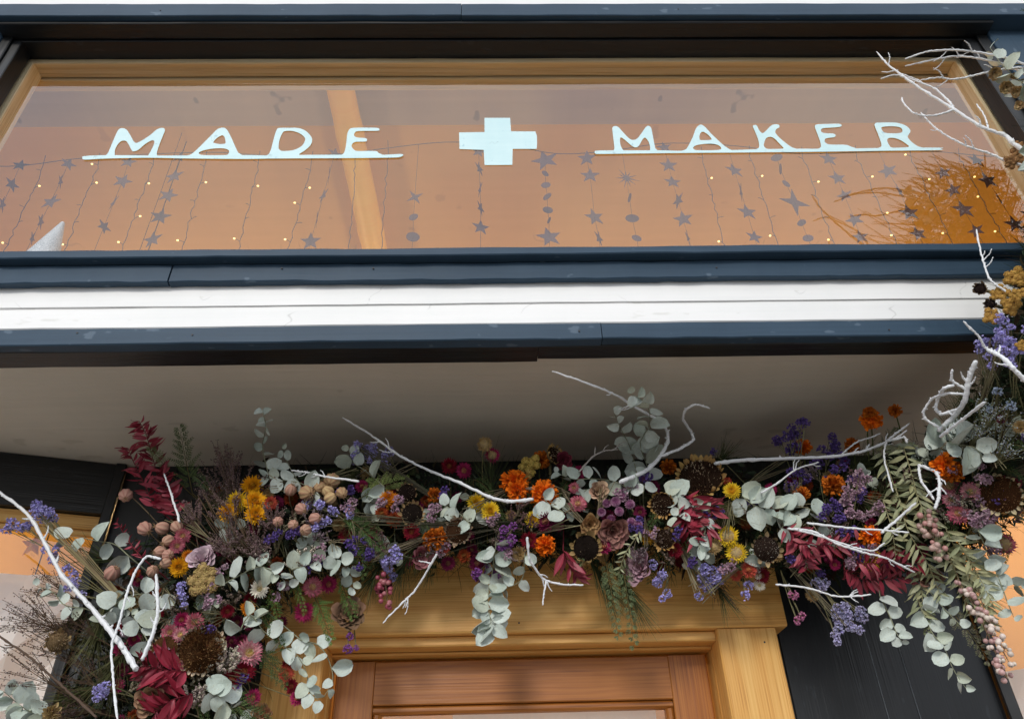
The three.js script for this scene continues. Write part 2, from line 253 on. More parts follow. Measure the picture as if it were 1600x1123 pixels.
// transom window: frame, glass, lettering
const GZ = -.06;
const transom = thing('transom_window', 'wide shop window above the white frieze lettered MADE + MAKER', 'window', V3(0, 0, 0)); transom.userData.kind = 'thing';
{
  const t = (n, g, m) => mesh(n, g, m, transom);
  t('sill', board(-1.66, 1.74, 2.8505, 2.875, -.03, .05, 'x', { seed: 20, j: .0012 }), mat.navy);
  t('frame_head', board(-1.551, 1.631, 3.836, 3.8615, -.12, -.004, 'x', { seed: 21 }), mat.black);
  t('frame_head', board(-1.551, 1.631, 3.846, 3.8605, -.003, .05, 'x', { seed: 22 }), mat.black);
  for (const [a, b, c] of [[-1.551, -1.52, -1.492], [1.631, 1.595, 1.557]]) {
    t('frame_side', board(Math.min(a, b), Math.max(a, b), 2.876, 3.8455, -.003, .006, 'y', { seed: 23 }), mat.black);
    t('frame_side', board(Math.min(a, c), Math.max(a, c), 2.876, 3.8355, -.0575, -.0035, 'y', { seed: 24 }), mat.black);
    t('inner_frame', c < 0 ? board(-1.56, -1.479, 2.864, 3.8115, -.118, -.063, 'y', { seed: 25 }) : board(1.548, 1.64, 2.864, 3.8115, -.118, -.063, 'y', { seed: 30 }), mat.raw);
  }
  t('frame_bottom', board(-1.491, 1.556, 2.876, 2.92, -.075, -.04, 'x', { seed: 28 }), mat.black);
  t('inner_frame', board(-1.53, 1.61, 3.812, 3.8355, -.118, -.066, 'x', { seed: 26 }), mat.raw);
  t('inner_frame', board(-1.6, 1.7, 3.803, 3.85, -.165, -.1215, 'x', { seed: 27 }), mat.raw);
  t('lining', board(-1.6, 1.7, 3.851, 4.42, -.16, -.125, 'x', { seed: 29, j: 0, step: .5 }), mat.room);
  const pane = t('glass_pane', sheet(-1.493, 1.558, 2.9, 3.837, GZ), mat.glass);
  // lettering, traced as outlines on the pane
  const Z = { a: [120, 180, 6.154], b: [380, 180, 6.154], c: [700, 170, 10], d: [920, 180, 6.154], e: [1160, 170, 5] };
  const P = (z, s) => s.split(' ').map(q => { const [x, y] = q.split(',').map(Number), [ox, oy, k] = Z[z], w = at(ox + x / k, oy + y / k, GZ); return new THREE.Vector2(w.x, w.y); });
  const soft = (pts, n = 5) => new THREE.CatmullRomCurve3(pts.map(p => V3(p.x, p.y, 0)), true, 'catmullrom', .5).getPoints(pts.length * n).slice(0, -1).map(p => new THREE.Vector2(p.x, p.y));
  const glyph = (name, outer, holes = [], zoff = .0015, hard = false) => {
    const s = new THREE.Shape(hard ? outer : soft(outer)); for (const h of holes) s.holes.push(new THREE.Path(soft(h)));
    const g = new THREE.ExtrudeGeometry(s, { depth: .0008, bevelEnabled: false }); g.translate(0, 0, GZ + zoff);
    const u = g.attributes.uv, p = g.attributes.position; for (let i = 0; i < u.count; i++) u.setXY(i, p.getX(i), p.getY(i));
    return mesh(name, g, mat.vinyl, pane);
  };
  glyph('letter', P('a', '268,400 285,385 302,362 325,310 365,215 400,145 440,130 480,147 515,200 555,266 600,262 700,200 770,142 825,128 846,150 820,220 785,310 768,375 776,398 730,402 688,395 708,355 735,300 745,258 720,248 660,280 590,338 550,352 530,345 500,290 470,253 425,255 390,290 366,340 360,394 320,402'));
  glyph('letter', P('a', '1068,402 1110,374 1180,310 1290,200 1350,142 1400,125 1440,142 1480,210 1520,300 1550,362 1580,400 1320,404'), [P('a', '1312,264 1350,222 1395,199 1418,212 1427,242 1427,276 1380,283 1335,276'), P('a', '1172,368 1210,346 1290,329 1380,323 1440,331 1464,350 1458,376 1430,388 1300,390 1200,387')]);
  glyph('letter', P('b', '200,404 240,384 263,345 285,265 305,190 325,140 350,128 430,127 520,128 590,150 645,200 662,245 645,295 590,345 540,378 532,402 370,404'), [P('b', '376,178 400,159 470,157 540,179 588,216 594,250 560,303 480,341 380,349 346,334 340,300 351,235')]);
  glyph('letter', P('b', '890,402 948,385 974,355 990,280 1000,190 1020,142 1060,127 1180,125 1290,128 1308,142 1290,155 1110,158 1072,175 1068,204 1100,220 1175,226 1190,243 1175,258 1080,262 1046,285 1046,315 1078,345 1130,350 1270,350 1302,368 1345,400 1100,403'));
  glyph('plus_sign', P('c', '570,150 970,150 985,360 1365,362 1388,430 1392,540 1385,635 1010,635 1005,885 572,888 558,650 180,638 172,378 570,372'), [], .0015, true);
  glyph('letter', P('d', '236,356 246,325 240,260 228,160 228,125 250,110 285,120 330,170 390,230 430,243 470,225 520,160 550,118 575,108 600,130 615,200 630,280 642,325 672,352 630,356 592,350 590,310 575,260 545,223 520,235 480,300 450,315 415,300 350,245 310,219 300,240 305,290 325,335 350,354 290,358'));
  glyph('letter', P('d', '872,358 930,335 960,295 1000,215 1030,135 1060,103 1085,98 1120,120 1180,185 1280,280 1340,325 1382,356 1120,360'), [P('d', '1065,200 1080,171 1105,166 1150,195 1179,230 1169,243 1080,245 1065,230'), P('d', '1004,318 1030,296 1100,283 1180,279 1240,291 1271,315 1264,335 1200,342 1050,342 1015,335')]);
  glyph('letter', P('e', '100,328 128,308 128,260 105,195 83,145 90,132 112,135 130,170 155,194 180,180 220,140 250,125 285,130 288,148 265,165 258,190 290,230 350,280 390,306 440,326 260,330'), [P('e', '170,270 185,236 215,223 250,236 290,276 320,308 310,316 220,319 186,314 169,295')]);
  glyph('letter', P('e', '585,326 611,305 611,270 590,210 570,155 568,135 590,125 670,122 750,121 775,130 770,142 740,148 640,155 616,165 619,185 650,195 710,198 729,212 715,226 670,232 646,241 646,264 680,282 800,285 838,295 890,322 720,328'));
  glyph('letter', P('e', '1052,320 1084,300 1084,270 1060,200 1035,140 1038,118 1070,112 1190,112 1260,128 1300,155 1313,180 1300,205 1292,225 1320,260 1370,296 1430,318 1240,322'), [P('e', '1086,156 1105,144 1180,141 1235,151 1251,172 1239,191 1180,196 1110,189'), P('e', '1131,250 1146,233 1190,233 1240,251 1285,281 1302,299 1268,306 1170,307 1146,285')]);
  glyph('underline', [...P('a', '56,422 75,402 300,393 768,397 1100,396'), ...P('b', '10,392 240,396 530,391 950,389 1300,391 1500,382 1538,388 1528,402 1480,414 1300,418 900,422 300,425 10,429'), ...P('a', '1100,425 700,418 300,425 110,435 65,434')], [], .0028);
  glyph('underline', [...P('d', '57,364 75,350 240,347 700,347 900,351 1400,343'), ...P('e', '110,323 420,319 600,319 880,316 1080,313 1530,310 1545,320 1530,330 1100,335 620,342 130,347'), ...P('d', '1400,368 1100,370 500,376 120,381 65,378')], [], .0028);
}
// door frame and door
const frame = thing('door_surround', 'golden pine door frame with broad lintel under the garland', 'door frame');
{
  const f = (n, g, m = mat.pine) => mesh(n, g, m, frame);
  f('lintel', board(-.60, .735, 2.122, 2.318, -.639, -.545, 'x', { seed: 31, j: .0006, ch: .004 }));
  f('cap_board', board(-.61, .745, 2.319, 2.335, -.639, -.535, 'x', { seed: 30, j: .0005, ch: .004 }));
  f('side_casing', board(.556, .708, .0, 2.1205, -.639, -.556, 'y', { seed: 33, j: .0006, ch: .004 }));
  f('side_casing', board(-.58, -.43, .0, 2.1205, -.639, -.556, 'y', { seed: 34, j: .0006, ch: .004 }));
  f('stop', board(-.429, .555, 2.098, 2.1215, -.70, -.575, 'x', { seed: 35 }));
  f('jamb', board(-.47, -.429, 0, 2.097, -.74, -.6395, 'y', { seed: 36 })); f('jamb', board(.5555, .60, 0, 2.097, -.74, -.6395, 'y', { seed: 37 }));
  f('head_jamb', board(-.428, .554, 2.091, 2.0975, -.74, -.63, 'x', { seed: 38 }));
}
const door = thing('door', 'reddish fir shop door with tall glass pane in the pine frame', 'door');
{
  const d = (n, g, m = mat.fir, p = door) => mesh(n, g, m, p), x0 = -.418, x1 = .544;
  d('stile', board(x0, x0 + .10, .012, 2.083, -.705, -.662, 'y', { seed: 41, j: .0002 })); d('stile', board(x1 - .10, x1, .012, 2.083, -.705, -.662, 'y', { seed: 42, j: .0002 }));
  d('top_rail', board(x0 + .1005, x1 - .1005, 1.978, 2.083, -.7045, -.6625, 'x', { seed: 43, j: .0002 }));
  d('bottom_rail', board(x0 + .1005, x1 - .1005, .012, .3, -.7045, -.6625, 'x', { seed: 44, j: .0002 }));
  d('glazing_bead', board(x0 + .101, x1 - .101, 1.958, 1.9775, -.70, -.668, 'x', { seed: 45, ch: .006, j: 0 }));
  for (const [a, b] of [[x0 + .101, x0 + .12], [x1 - .12, x1 - .101]]) d('glazing_bead', board(a, b, .3005, 1.9575, -.70, -.668, 'y', { seed: 46, ch: .006, j: 0 }));
  d('glass_pane', sheet(x0 + .118, x1 - .118, .3, 1.96, -.684), mat.glass);
  const k = new GB(); k.tube([V3(x1 - .05, .95, -.6615), V3(x1 - .05, .95, -.61), V3(x1 - .09, .95, -.6), V3(x1 - .16, .95, -.6)], .011, 10, [1, 1, 1]); d('handle', k.build(), mat.metal); door.userData.kind = frame.userData.kind = 'thing';
}
// side windows, set at an angle to the door wall
for (const s of [-1, 1]) {
  const w = thing('side_window', s < 0 ? 'angled side window with thin pine head, gold star hanging behind it' : 'angled side window beside the black boards with three grooves', 'window', V3(s < 0 ? -1.10 : 1.272, 0, -.64));
  w.rotation.y = s < 0 ? .30 : -.30; w.userData.kind = 'thing';
  const X = (a, b) => s < 0 ? [-b, -a] : [a, b], p = (n, a, b, y0, y1, z0, z1, ax, m) => mesh(n, board(...X(a, b), y0, y1, z0, z1, ax, { seed: 50 + a * 9 }), m, w);
  p('frame_side', .0, .028, 0, YS + .018, -.05, .02, 'y', mat.black); p('frame_side', 1.16, 1.25, 0, YS + .018, -.05, .02, 'y', mat.black);
  p('header', .0285, 1.1595, 2.492, YS + .018, -.05, .012, 'x', mat.black);
  p('head_strip', .0285, 1.1595, 2.452, 2.4915, -.05, -.012, 'x', mat.pine);
  p('bead', .0285, 1.1595, 2.436, 2.4515, -.042, -.02, 'x', mat.pine);
  p('sill', .0285, 1.1595, .45, .5, -.05, .04, 'x', mat.black); p('stall_riser', .0285, 1.1595, 0, .4495, -.05, .0, 'x', mat.black);
  mesh('glass_pane', sheet(...X(.027, 1.161), .49, 2.44, -.03), mat.glass, w);
}
// end walls of the recess
for (const s of [-1, 1]) part('return_wall', board(s < 0 ? -2.72 : 2.45, s < 0 ? -2.28 : 2.72, 0, YS + .018, -.34, -.03, 'y', { step: .5, j: 0 }), mat.black);

// crinkled white paper behind the side windows and inside the door glass
mat.sheetPaper = new THREE.MeshPhysicalMaterial({ color: lin(.86, .87, .88), roughness: 1, transmission: .35, thickness: 0 });
function crinkled(w, h, amp, seed) { const g = new GB(); g.grid(26, 30, (u, v) => [u * w, v * h, amp * (2 * Math.abs(fbm(u, v, 4, 5, 2, seed) - .5) + .8 * Math.abs(fbm(u, v, 9, 11, 2, seed + 3) - .5))], [1, 1, 1]); const q = g.build().toNonIndexed(); q.computeVertexNormals(); return q; }
for (const s of [-1, 1]) { const o = thing('paper_backdrop', s < 0 ? 'crumpled white paper backdrop beneath the hanging gold star' : 'crumpled white paper backdrop behind the window beside grooved boards', 'paper', V3(s < 0 ? -1.10 : 1.272, .02, -.64)); o.rotation.y = s < 0 ? .30 : -.30; const m = mesh('sheet', crinkled(1.1, s < 0 ? 2.33 : 2.02, .2, 81), mat.sheetPaper, o); m.position.set(s < 0 ? -1.13 : .03, 0, -.16); }
{ const o = thing('door_poster', 'white paper sheet behind the door glass', 'poster', V3(-.12, .9, -.74)); mesh('sheet', crinkled(.53, 1.14, .012, 85), mat.sheetPaper, o); }

{ // nail heads in the boards
  const ng = new THREE.CylinderGeometry(.0022, .0022, .002, 10); ng.rotateX(Math.PI / 2); mat.nail = M({ color: lin(.03, .03, .032), roughness: .6 });
  for (const [x, y, z, o] of [[805, 905, -.5445, frame], [811, 973, -.5445, frame], [560, 960, -.5445, frame], [1195, 1003, -.5555, frame], [583, 419, .0265, shop], [440, 419, .0265, shop], [905, 517, .0045, shop], [1390, 515, .0040, shop], [300, 523, .0045, shop], [120, 520, .0045, shop], [1120, 418, .0245, shop], [250, 16, .0685, shop], [1060, 14, .0675, shop]]) mesh('nail_head', ng, mat.nail, o).position.copy(at(x, y, z));
}

// ---------------------------------------------------------------- inside the shop
struct('ceiling_beam', board(-RX + .02, RX - .02, 4.372, 4.399, -.745, -.2, 'x', { step: .5, j: .0005 }), mat.beam);
{
  const d = thing('ceiling_duct', 'round cream duct running along the ceiling behind the letter E', 'duct', V3(0, 0, 0)), g = new GB();
  const A = V3(-.625, 4.30, -.2), B = V3(-.60, 4.30, -3.2), pts = []; for (let i = 0; i <= 40; i++) pts.push(A.clone().lerp(B, i / 40));
  g.tube(pts, (t, i) => .056 + .02 * t + (i % 8 === 7 ? .004 : 0), 20, [1, 1, 1]); mesh('pipe', g.build(), mat.duct, d);
  for (const t of [.17, .5, .83]) { const c = A.clone().lerp(B, t), h = new GB(); h.tube([V3(c.x, 4.35, c.z), V3(c.x, 4.405, c.z)], .006, 6, [1, 1, 1]); mesh('hanger', h.build(), mat.metal, d); }
}
for (const [x, z] of [[-1.7, -2.6], [.1, -2.9], [1.9, -2.6]]) {
  const l = thing('pendant_lamp', 'warm glowing globe pendant hanging inside the shop', 'lamp', V3(x, 3.25, z), 'pendant lamps inside the shop');
  const s = new THREE.SphereGeometry(.09, 24, 16); mesh('globe', s, mat.lamp, l);
  const g = new GB(); g.tube([V3(0, .085, 0), V3(0, CEIL - 3.25 + .004, 0)], .005, 6, [1, 1, 1]); mesh('cord', g.build(), mat.metal, l);
  const p = new THREE.PointLight(0xffd498, 2.9, 0, 2); p.position.set(0, 0, 0); p.castShadow = true; p.shadow.radius = 4; l.add(p);
}
const SZ = -.26, shapeCache = {};
function starGeo(kind) {
  if (shapeCache[kind]) return shapeCache[kind];
  const s = new THREE.Shape(), n = { star: 5, cross: 4, burst: 11, curl: 4 }[kind];
  if (kind === 'disc') for (let i = 0; i < 24; i++) s[i ? 'lineTo' : 'moveTo'](Math.cos(i / 24 * 6.28319) * .5, Math.sin(i / 24 * 6.28319) * .4);
  else for (let i = 0; i < n * 2; i++) { const a = Math.PI / 2 + i * Math.PI / n + (kind === 'curl' ? .5 : 0), r = (i % 2 ? { star: .21, cross: .15, burst: .12, curl: .15 }[kind] : .5 * (kind === 'burst' ? .7 + .6 * H(i, 3, 3) : 1)); s[i ? 'lineTo' : 'moveTo'](Math.cos(a) * r, Math.sin(a) * r); }
  const g = new THREE.ExtrudeGeometry(s, { depth: .02, bevelEnabled: false, curveSegments: 16 }); g.translate(0, 0, -.01); return shapeCache[kind] = g;
}
const wirePts = [[0, 260], [130, 247], [330, 238], [420, 243], [540, 240], [600, 232], [700, 222], [800, 228], [870, 240], [950, 236], [1040, 224], [1150, 228], [1250, 240], [1430, 235], [1600, 245]].map(([x, y]) => at(x, y, SZ));
wirePts.unshift(V3(-2.2, 3.62, -.23)); wirePts.push(V3(2.3, 3.64, -.23));
const wireCurve = new THREE.CatmullRomCurve3(wirePts);
{ const g = new GB(); g.tube(wireCurve.getPoints(120), .0013, 5, [1, 1, 1]); tag(mesh('hanging_wire', g.build(), mat.wire, scene), 'thin drooping wire carrying the paper star strings behind the window', 'wire'); }
// star strings: each item x, y, size, kind, turn
const strings = [
  ['three paper stars at the pale end of the wire', [[31, 258, 20], [18, 288, 20, 'star', 1.2], [3, 319, 20, 'star', 1.35]]],
  ['paper stars beside the silver glitter cone', [[106, 256, 19, 'star', .7], [94, 283, 18, 'star', 1.3], [79, 315, 26], [63, 346, 20, 'star', 1.35], [50, 372, 18, 'star', 1.3]]],
  ['paper stars under the letter M of MADE', [[200, 253, 21], [191, 283, 23], [177, 316, 22, 'star', .7], [162, 354, 20, 'star', 1.1]]],
  ['four big paper stars under the letter A of MADE', [[280, 245, 20], [272, 275, 26], [262, 305, 25], [250, 338, 27], [238, 374, 27]]],
  ['paper stars beside the cream duct', [[523, 240, 19, 'star', .5], [514, 273, 22, 'star', 1.35], [505, 305, 22, 'star', .8], [495, 342, 22, 'star', 1.35], [485, 377, 27]]],
  ['two paper discs under a curled four point star', [[648, 308, 24, 'curl'], [646, 339, 12, 'disc'], [645, 370, 17, 'disc']]],
  ['narrow turned paper stars under the plus sign', [[748, 237, 20], [749, 263, 20, 'star', 1.0], [750, 295, 20, 'star', 1.25], [751, 325, 20, 'star', 1.1], [751, 355, 24, 'star', .3]]],
  ['five paper discs between two large stars', [[852, 250, 37], [852, 271, 10, 'disc', .5], [853, 289, 12, 'disc'], [855, 307, 12, 'disc', .6], [856, 328, 13, 'disc'], [858, 344, 9, 'disc', 1.1], [858, 370, 34]]],
  ['paper stars between the plus sign and the M of MAKER', [[917, 247, 25], [922, 274, 26], [926, 308, 22, 'star', 1.4], [929, 339, 27], [936, 372, 22, 'star', .9]]],
  ['spiky paper burst above two discs', [[979, 278, 30, 'burst'], [984, 309, 12, 'disc', 1.35], [988, 341, 17, 'disc'], [995, 372, 13, 'disc']]],
  ['paper stars under the letter A of MAKER', [[1038, 230, 20], [1045, 258, 24], [1051, 284, 23], [1060, 313, 22, 'star', 1.1], [1068, 342, 26], [1075, 371, 20, 'star', 1.0]]],
  ['paper stars under the letter K', [[1148, 266, 26], [1158, 299, 24, 'star', 1.35], [1168, 331, 27], [1179, 370, 23]]],
  ['large four point star between paper discs', [[1214, 246, 14, 'disc', .4], [1220, 264, 14, 'disc', 1.4], [1229, 287, 12, 'disc', .4], [1242, 316, 44, 'cross'], [1253, 348, 11, 'disc', .6], [1263, 372, 13, 'disc']]],
  ['paper stars under the last E', [[1295, 248, 25], [1309, 278, 24], [1320, 305, 20, 'star', .5], [1336, 343, 23, 'star', .4], [1345, 370, 21]]],
  ['paper stars under the letter R', [[1388, 267, 24, 'star', .4], [1406, 298, 20, 'star', .6], [1421, 332, 27], [1435, 365, 22]]],
  ['paper stars crossing the reflected foliage', [[1474, 270, 20, 'star', .5], [1490, 297, 20, 'star', .6], [1506, 327, 30], [1526, 360, 20, 'star', .7]]],
  ['paper stars beside the pale inner frame', [[1526, 250, 25], [1544, 282, 26], [1563, 312, 22, 'star', .7], [1586, 350, 26]]],
];
rnd = mulberry(101);
for (const [what, items] of strings) {
  const P = items.map(q => at(q[0], q[1], SZ)), a = P[0], b = P[P.length - 1];
  let top = wireCurve.getPoints(300).reduce((m, q) => Math.abs(q.x - a.x) < Math.abs(m.x - a.x) ? q : m); top = V3(a.x, Math.max(top.y, a.y + .005), a.z);
  const o = thing('star_string', 'string of ' + what, 'paper garland', top, 'paper garlands hanging behind the lettered window');
  const g = new GB(), line = [top, ...P]; line.push(b.clone().add(V3(0, -.1, 0))); g.tube(line.map(p => p.clone().sub(top)), .0006, 4, [1, 1, 1]); mesh('thread', g.build(), mat.wire, o);
  items.forEach((q, i) => { const m = mesh(q[3] === 'disc' ? 'paper_disc' : 'paper_star', starGeo(q[3] ?? 'star'), mat.paper, o), s = q[2] * mpp(P[i]) * 1.25; m.position.copy(P[i]).sub(top); m.scale.set(s, s * 1.12, .03); m.rotation.set(rr(-.1, .1), (q[4] ?? rr(0, .25)) * (rnd() < .5 ? -1 : 1), rr(-.25, .25)); });
}
// fairy light strings
const fairy = [[71, 255, 10, 387], [156, 251, 106, 382], [240, 251, 195, 380], [323, 248, 287, 385], [406, 248, 374, 385], [489, 248, 447, 385], [555, 247, 549, 386], [606, 231, 598, 386], [1096, 241, 1131, 379], [1171, 239, 1215, 378], [1253, 241, 1301, 376], [1337, 239, 1399, 371], [1421, 239, 1484, 374], [1498, 243, 1565, 366]];
fairy.forEach(([x0, y0, x1, y1], n) => {
  const a = at(x0, y0, SZ - .015), b = at(x1, y1, SZ - .015); b.y -= .12;
  const o = thing('fairy_light_string', n === 6 || n === 7 ? 'dark wire hanging in front of the cream duct' : 'fairy light string with tiny yellow bulbs hanging behind the window', 'fairy lights', a, 'fairy light strings behind the lettered window');
  const pts = [], N = 26; for (let i = 0; i <= N; i++) { const p = a.clone().lerp(b, i / N).sub(a); if (i) p.x += rr(-.004, .004); p.z += rr(-.003, .003); pts.push(p); }
  pts[0].set(0, .02, .015); const g = new GB(); g.tube(pts, .0011, 5, [1, 1, 1]);
  const k = n === 6 || n === 7 ? 0 : 6;
  for (let i = 0; i < k; i++) {
    const p = pts[Math.floor((i + .4 + rnd() * .4) / 6 * N)], s = i % 2 ? 1 : -1, e = p.clone().add(V3(s * rr(.012, .02), rr(-.004, .008), .004));
    g.tube([p, p.clone().lerp(e, .5).add(V3(0, .002, 0)), e], .0009, 4, [1, 1, 1]);
    if (i % 3 === 1 || rnd() < .12) { const m = mesh('bulb', shapeCache.bulb ??= new THREE.SphereGeometry(.0029, 8, 6), mat.bulb, o); m.position.copy(e); m.scale.set(1.25, .9, 1); }
  }
  mesh('wire', g.build(), mat.wire, o);
});
// glitter cone on the ledge
{
  const top = at(97, 349, -.2), g = new GB(), R0 = .1, y0 = 2.8625 - top.y;
  g.grid(24, 6, (u, v) => { const a = u * 6.2832, r = .006 + (R0 - .006) * v; return [Math.cos(a) * r - .03 * v, y0 * v, Math.sin(a) * r, u * 3, v * 4]; }, [1, 1, 1]); g.ball(0, 0, 0, .006, [1, 1, 1], 12, 8);
  const o = thing('glitter_cone', 'silver glitter paper cone standing on the ledge behind the window', 'ornament', V3(top.x, top.y, -.2)); mesh('cone', g.build(), mat.glitter, o);
}
// gold star and lit bulb behind the side window
{
  const p = at(52, 851, -.80), o = thing('gold_star', 'folded gold star hanging behind the angled side window', 'ornament', p), g = new GB(), c1 = [1, 1, 1], R = .042;
  for (const s of [1, -1]) { const c = g.vert(0, 0, s * .014, c1), ids = []; for (let i = 0; i < 10; i++) { const a = Math.PI / 2 + i * Math.PI / 5, r = i % 2 ? R * .42 : R; ids.push(g.vert(Math.cos(a) * r, Math.sin(a) * r, 0, c1)); } for (let i = 0; i < 10; i++) g.ix.push(c, ids[i], ids[(i + 1) % 10]); }
  const gg = g.build().toNonIndexed(); gg.computeVertexNormals(); mesh('star', gg, mat.gold, o);
  const w = new GB(); w.tube([V3(0, R - .001, 0), V3(.002, CEIL + .002 - p.y, 0)], .0012, 5, c1); mesh('thread', w.build(), mat.wire, o);
  const q = at(43, 930, -.85), l = thing('round_lamp', 'small amber lamp with white bulb behind the side window', 'lamp', q), s = new GB();
  s.grid(24, 8, (u, v) => { const a = u * 6.2832, e = v * 2.1; return [Math.cos(a) * .055 * Math.sin(e), .055 * Math.cos(e), Math.sin(a) * .055 * Math.sin(e)]; }, c1); mesh('shade', s.build(), mat.gold, l);
  const b = mesh('bulb', new THREE.SphereGeometry(.024, 16, 12), mat.lamp, l); b.position.set(0, -.005, .045);
  const k = new GB(); k.tube([V3(0, .05, 0), V3(0, CEIL + .002 - q.y, 0)], .002, 5, c1); mesh('cord', k.build(), mat.wire, l);
}

// ---------------------------------------------------------------- the dried flower garland
// its course: photo x, photo y, depth z, radius in photo pixels
const COURSE = [[190, 1260, -.43, 130], [225, 1120, -.43, 135], [280, 970, -.43, 135], [380, 850, -.43, 110], [520, 812, -.44, 88], [650, 812, -.45, 76], [850, 812, -.45, 78], [1050, 815, -.45, 84], [1250, 815, -.43, 88], [1400, 805, -.38, 100], [1510, 775, -.27, 95], [1580, 660, -.08, 75], [1625, 520, .10, 55], [1655, 380, .14, 50], [1680, 250, .15, 48], [1640, 100, .15, 42]];
function nearCourse(px, py) {
  let best = { d: 1e9 };
  for (let i = 0; i < COURSE.length - 1; i++) {
    const a = COURSE[i], b = COURSE[i + 1], dx = b[0] - a[0], dy = b[1] - a[1], t = clamp(((px - a[0]) * dx + (py - a[1]) * dy) / (dx * dx + dy * dy), 0, 1);
    const x = a[0] + dx * t, y = a[1] + dy * t, d = Math.hypot(px - x, py - y);
    if (d < best.d) best = { d, x, y, z: lerp(a[2], b[2], t), r: lerp(a[3], b[3], t) };
  }
  return best;
}
const TOP = 2.585;
function gp(px, py, dz = 0, lift = 0) {                       // a point of the garland's front seen at that pixel, kept under the soffit
  const n = nearCourse(px, py), q = Math.min(1, n.d / n.r), z = n.z + .10 * Math.sqrt(1 - q * q * .96) + dz;
  let p = at(px, py, z);
  if (p.z < .1 && p.y > TOP - lift && n.z < .05) { const c = atY(px, py, TOP - lift); if (c.z > p.z) p = c; }
  return p;
}
function core(px, py) { const n = nearCourse(px, py), p = at(n.x, n.y, n.z - .02); if (p.y > TOP - .06 && n.z < .02) p.y = TOP - .06; return p; }
const corePts = []; for (let i = 0; i < COURSE.length - 1; i++) for (let k = 0; k < 6; k++) { const a = COURSE[i], b = COURSE[i + 1], t = k / 6; corePts.push(at(lerp(a[0], b[0], t), lerp(a[1], b[1], t), lerp(a[2], b[2], t) - .02)); }
const coreCurve = new THREE.CatmullRomCurve3(corePts);
function zone(px, py) {
  if (py < 400) return ['in the garland climbing past the lettered window', 'beside the lettered window'];
  if (py < 600 && px > 1480) return ['in the garland climbing past the white frieze', 'past the white frieze'];
  if (px < 540) return ['in the thick garland hiding the door frame corner', 'at the hidden frame corner'];
  if (px < 1200) return ['in the garland above the pine lintel', 'above the pine lintel'];
  return ['in the garland over the black wall boards', 'over the black boards'];
}
const MARKS = [[315, 1016, 'the huge fringed sunflower head'], [385, 785, 'the golden strawflower bunch'], [238, 720, 'the tall crimson plume'], [318, 906, 'the wide tan yarrow head'], [505, 765, 'the clustered tan seed pods'], [200, 800, 'the lone outlying seed pods'], [255, 1060, 'the spiky crimson leaf burst'], [60, 805, 'the lilac statice on straw stalks'], [89, 1003, 'the artichoke like seed head'], [510, 885, 'the pale overlapping eucalyptus'], [400, 890, 'the silvery round leaved eucalyptus'], [470, 1040, 'the long arching eucalyptus'], [580, 712, 'the lilac spray near the soffit'], [610, 800, 'the rust brown strawflower trio'], [715, 830, 'the short petalled brown seed head'], [755, 790, 'the bright yellow strawflower pair'], [827, 765, 'the two big bright marigolds'], [766, 950, 'the dense hanging eucalyptus'], [916, 856, 'the black sunflower head'], [958, 832, 'the dusky mauve rose'], [975, 785, 'the purple globe amaranths'], [1095, 746, 'the large upward sunflower'], [1040, 820, 'the speckled small sunflowers'], [1100, 900, 'the lilac statice on pale stalks'], [1145, 850, 'the yellow heads turned away'], [1198, 858, 'the white speckled seed head'], [1180, 900, 'the coral strawflowers'], [1240, 690, 'the violet statice under the soffit'], [1362, 657, 'the high orange marigolds'], [1340, 780, 'the pale mauve fluffy statice'], [1290, 850, 'the dusty rose leaves'], [1380, 900, 'the broad dark red leaves'], [1325, 975, 'the greyish lilac umbels'], [1440, 780, 'the bent white twig'], [1458, 840, 'the rosy berry strand'], [1490, 1040, 'the long hanging eucalyptus tip'], [1500, 700, 'the bluish eucalyptus rosette'], [1563, 772, 'the cream edged sunflower'], [1498, 785, 'the white and pink strawflowers'], [1555, 1000, 'the long white berry strand'], [1490, 625, 'the looping white branch'], [1570, 530, 'the bright lilac statice'], [1570, 465, 'the golden bead clusters'], [1590, 240, 'the brown tan dried cluster'], [1555, 100, 'the eucalyptus before the frame'], [1680, 380, 'the pier edge']];
function marked(px, py) {
  let b = null, bd = 140; for (const m of MARKS) { const d = Math.hypot(px - m[0], (py - m[1]) * 1.1); if (d < bd && d > 13) { bd = d; b = m; } }
  if (!b) return null; const dx = px - b[0], dy = py - b[1]; return (Math.abs(dy) > Math.abs(dx) * 1.1 ? (dy < 0 ? 'above ' : 'below ') : 'beside ') + b[2];
}
const clip = s => s.split(' ').slice(0, 16).join(' ');
function flower(name, what, category, px, py, p) { const z = zone(px, py), m = marked(px, py); return thing(name, clip(what + ' ' + (m ?? z[0])), category, p, what + ' ' + (m ?? z[1])); }
const toCam = p => camPos.clone().sub(p).normalize();
function face(o, p, spread = .35, fixed) { const d = toCam(p).add(V3(rr(-spread, spread), rr(-spread, spread) + .12, rr(-spread, spread) * .5)); if (fixed) d.add(V3(...fixed)); d.normalize(); o.quaternion.setFromUnitVectors(V3(0, 0, 1), d).multiply(new THREE.Quaternion().setFromAxisAngle(V3(0, 0, 1), rnd() * 6.28)); }
function stemTo(o, p, px, py, r = .0014, col = [.20, .17, .09], back = .01) {            // stalk from the head back into the garland's heart
  const c = core(px, py).sub(p).applyQuaternion(o.quaternion.clone().invert()), g = new GB(), a = V3(0, 0, -back);
  g.tube(new THREE.QuadraticBezierCurve3(a, V3(c.x * .2, c.y * .2, Math.min(-.03, c.z * .6)), c).getPoints(7), r, 5, col); mesh('stem', g.build(), mat.plant, o);
}
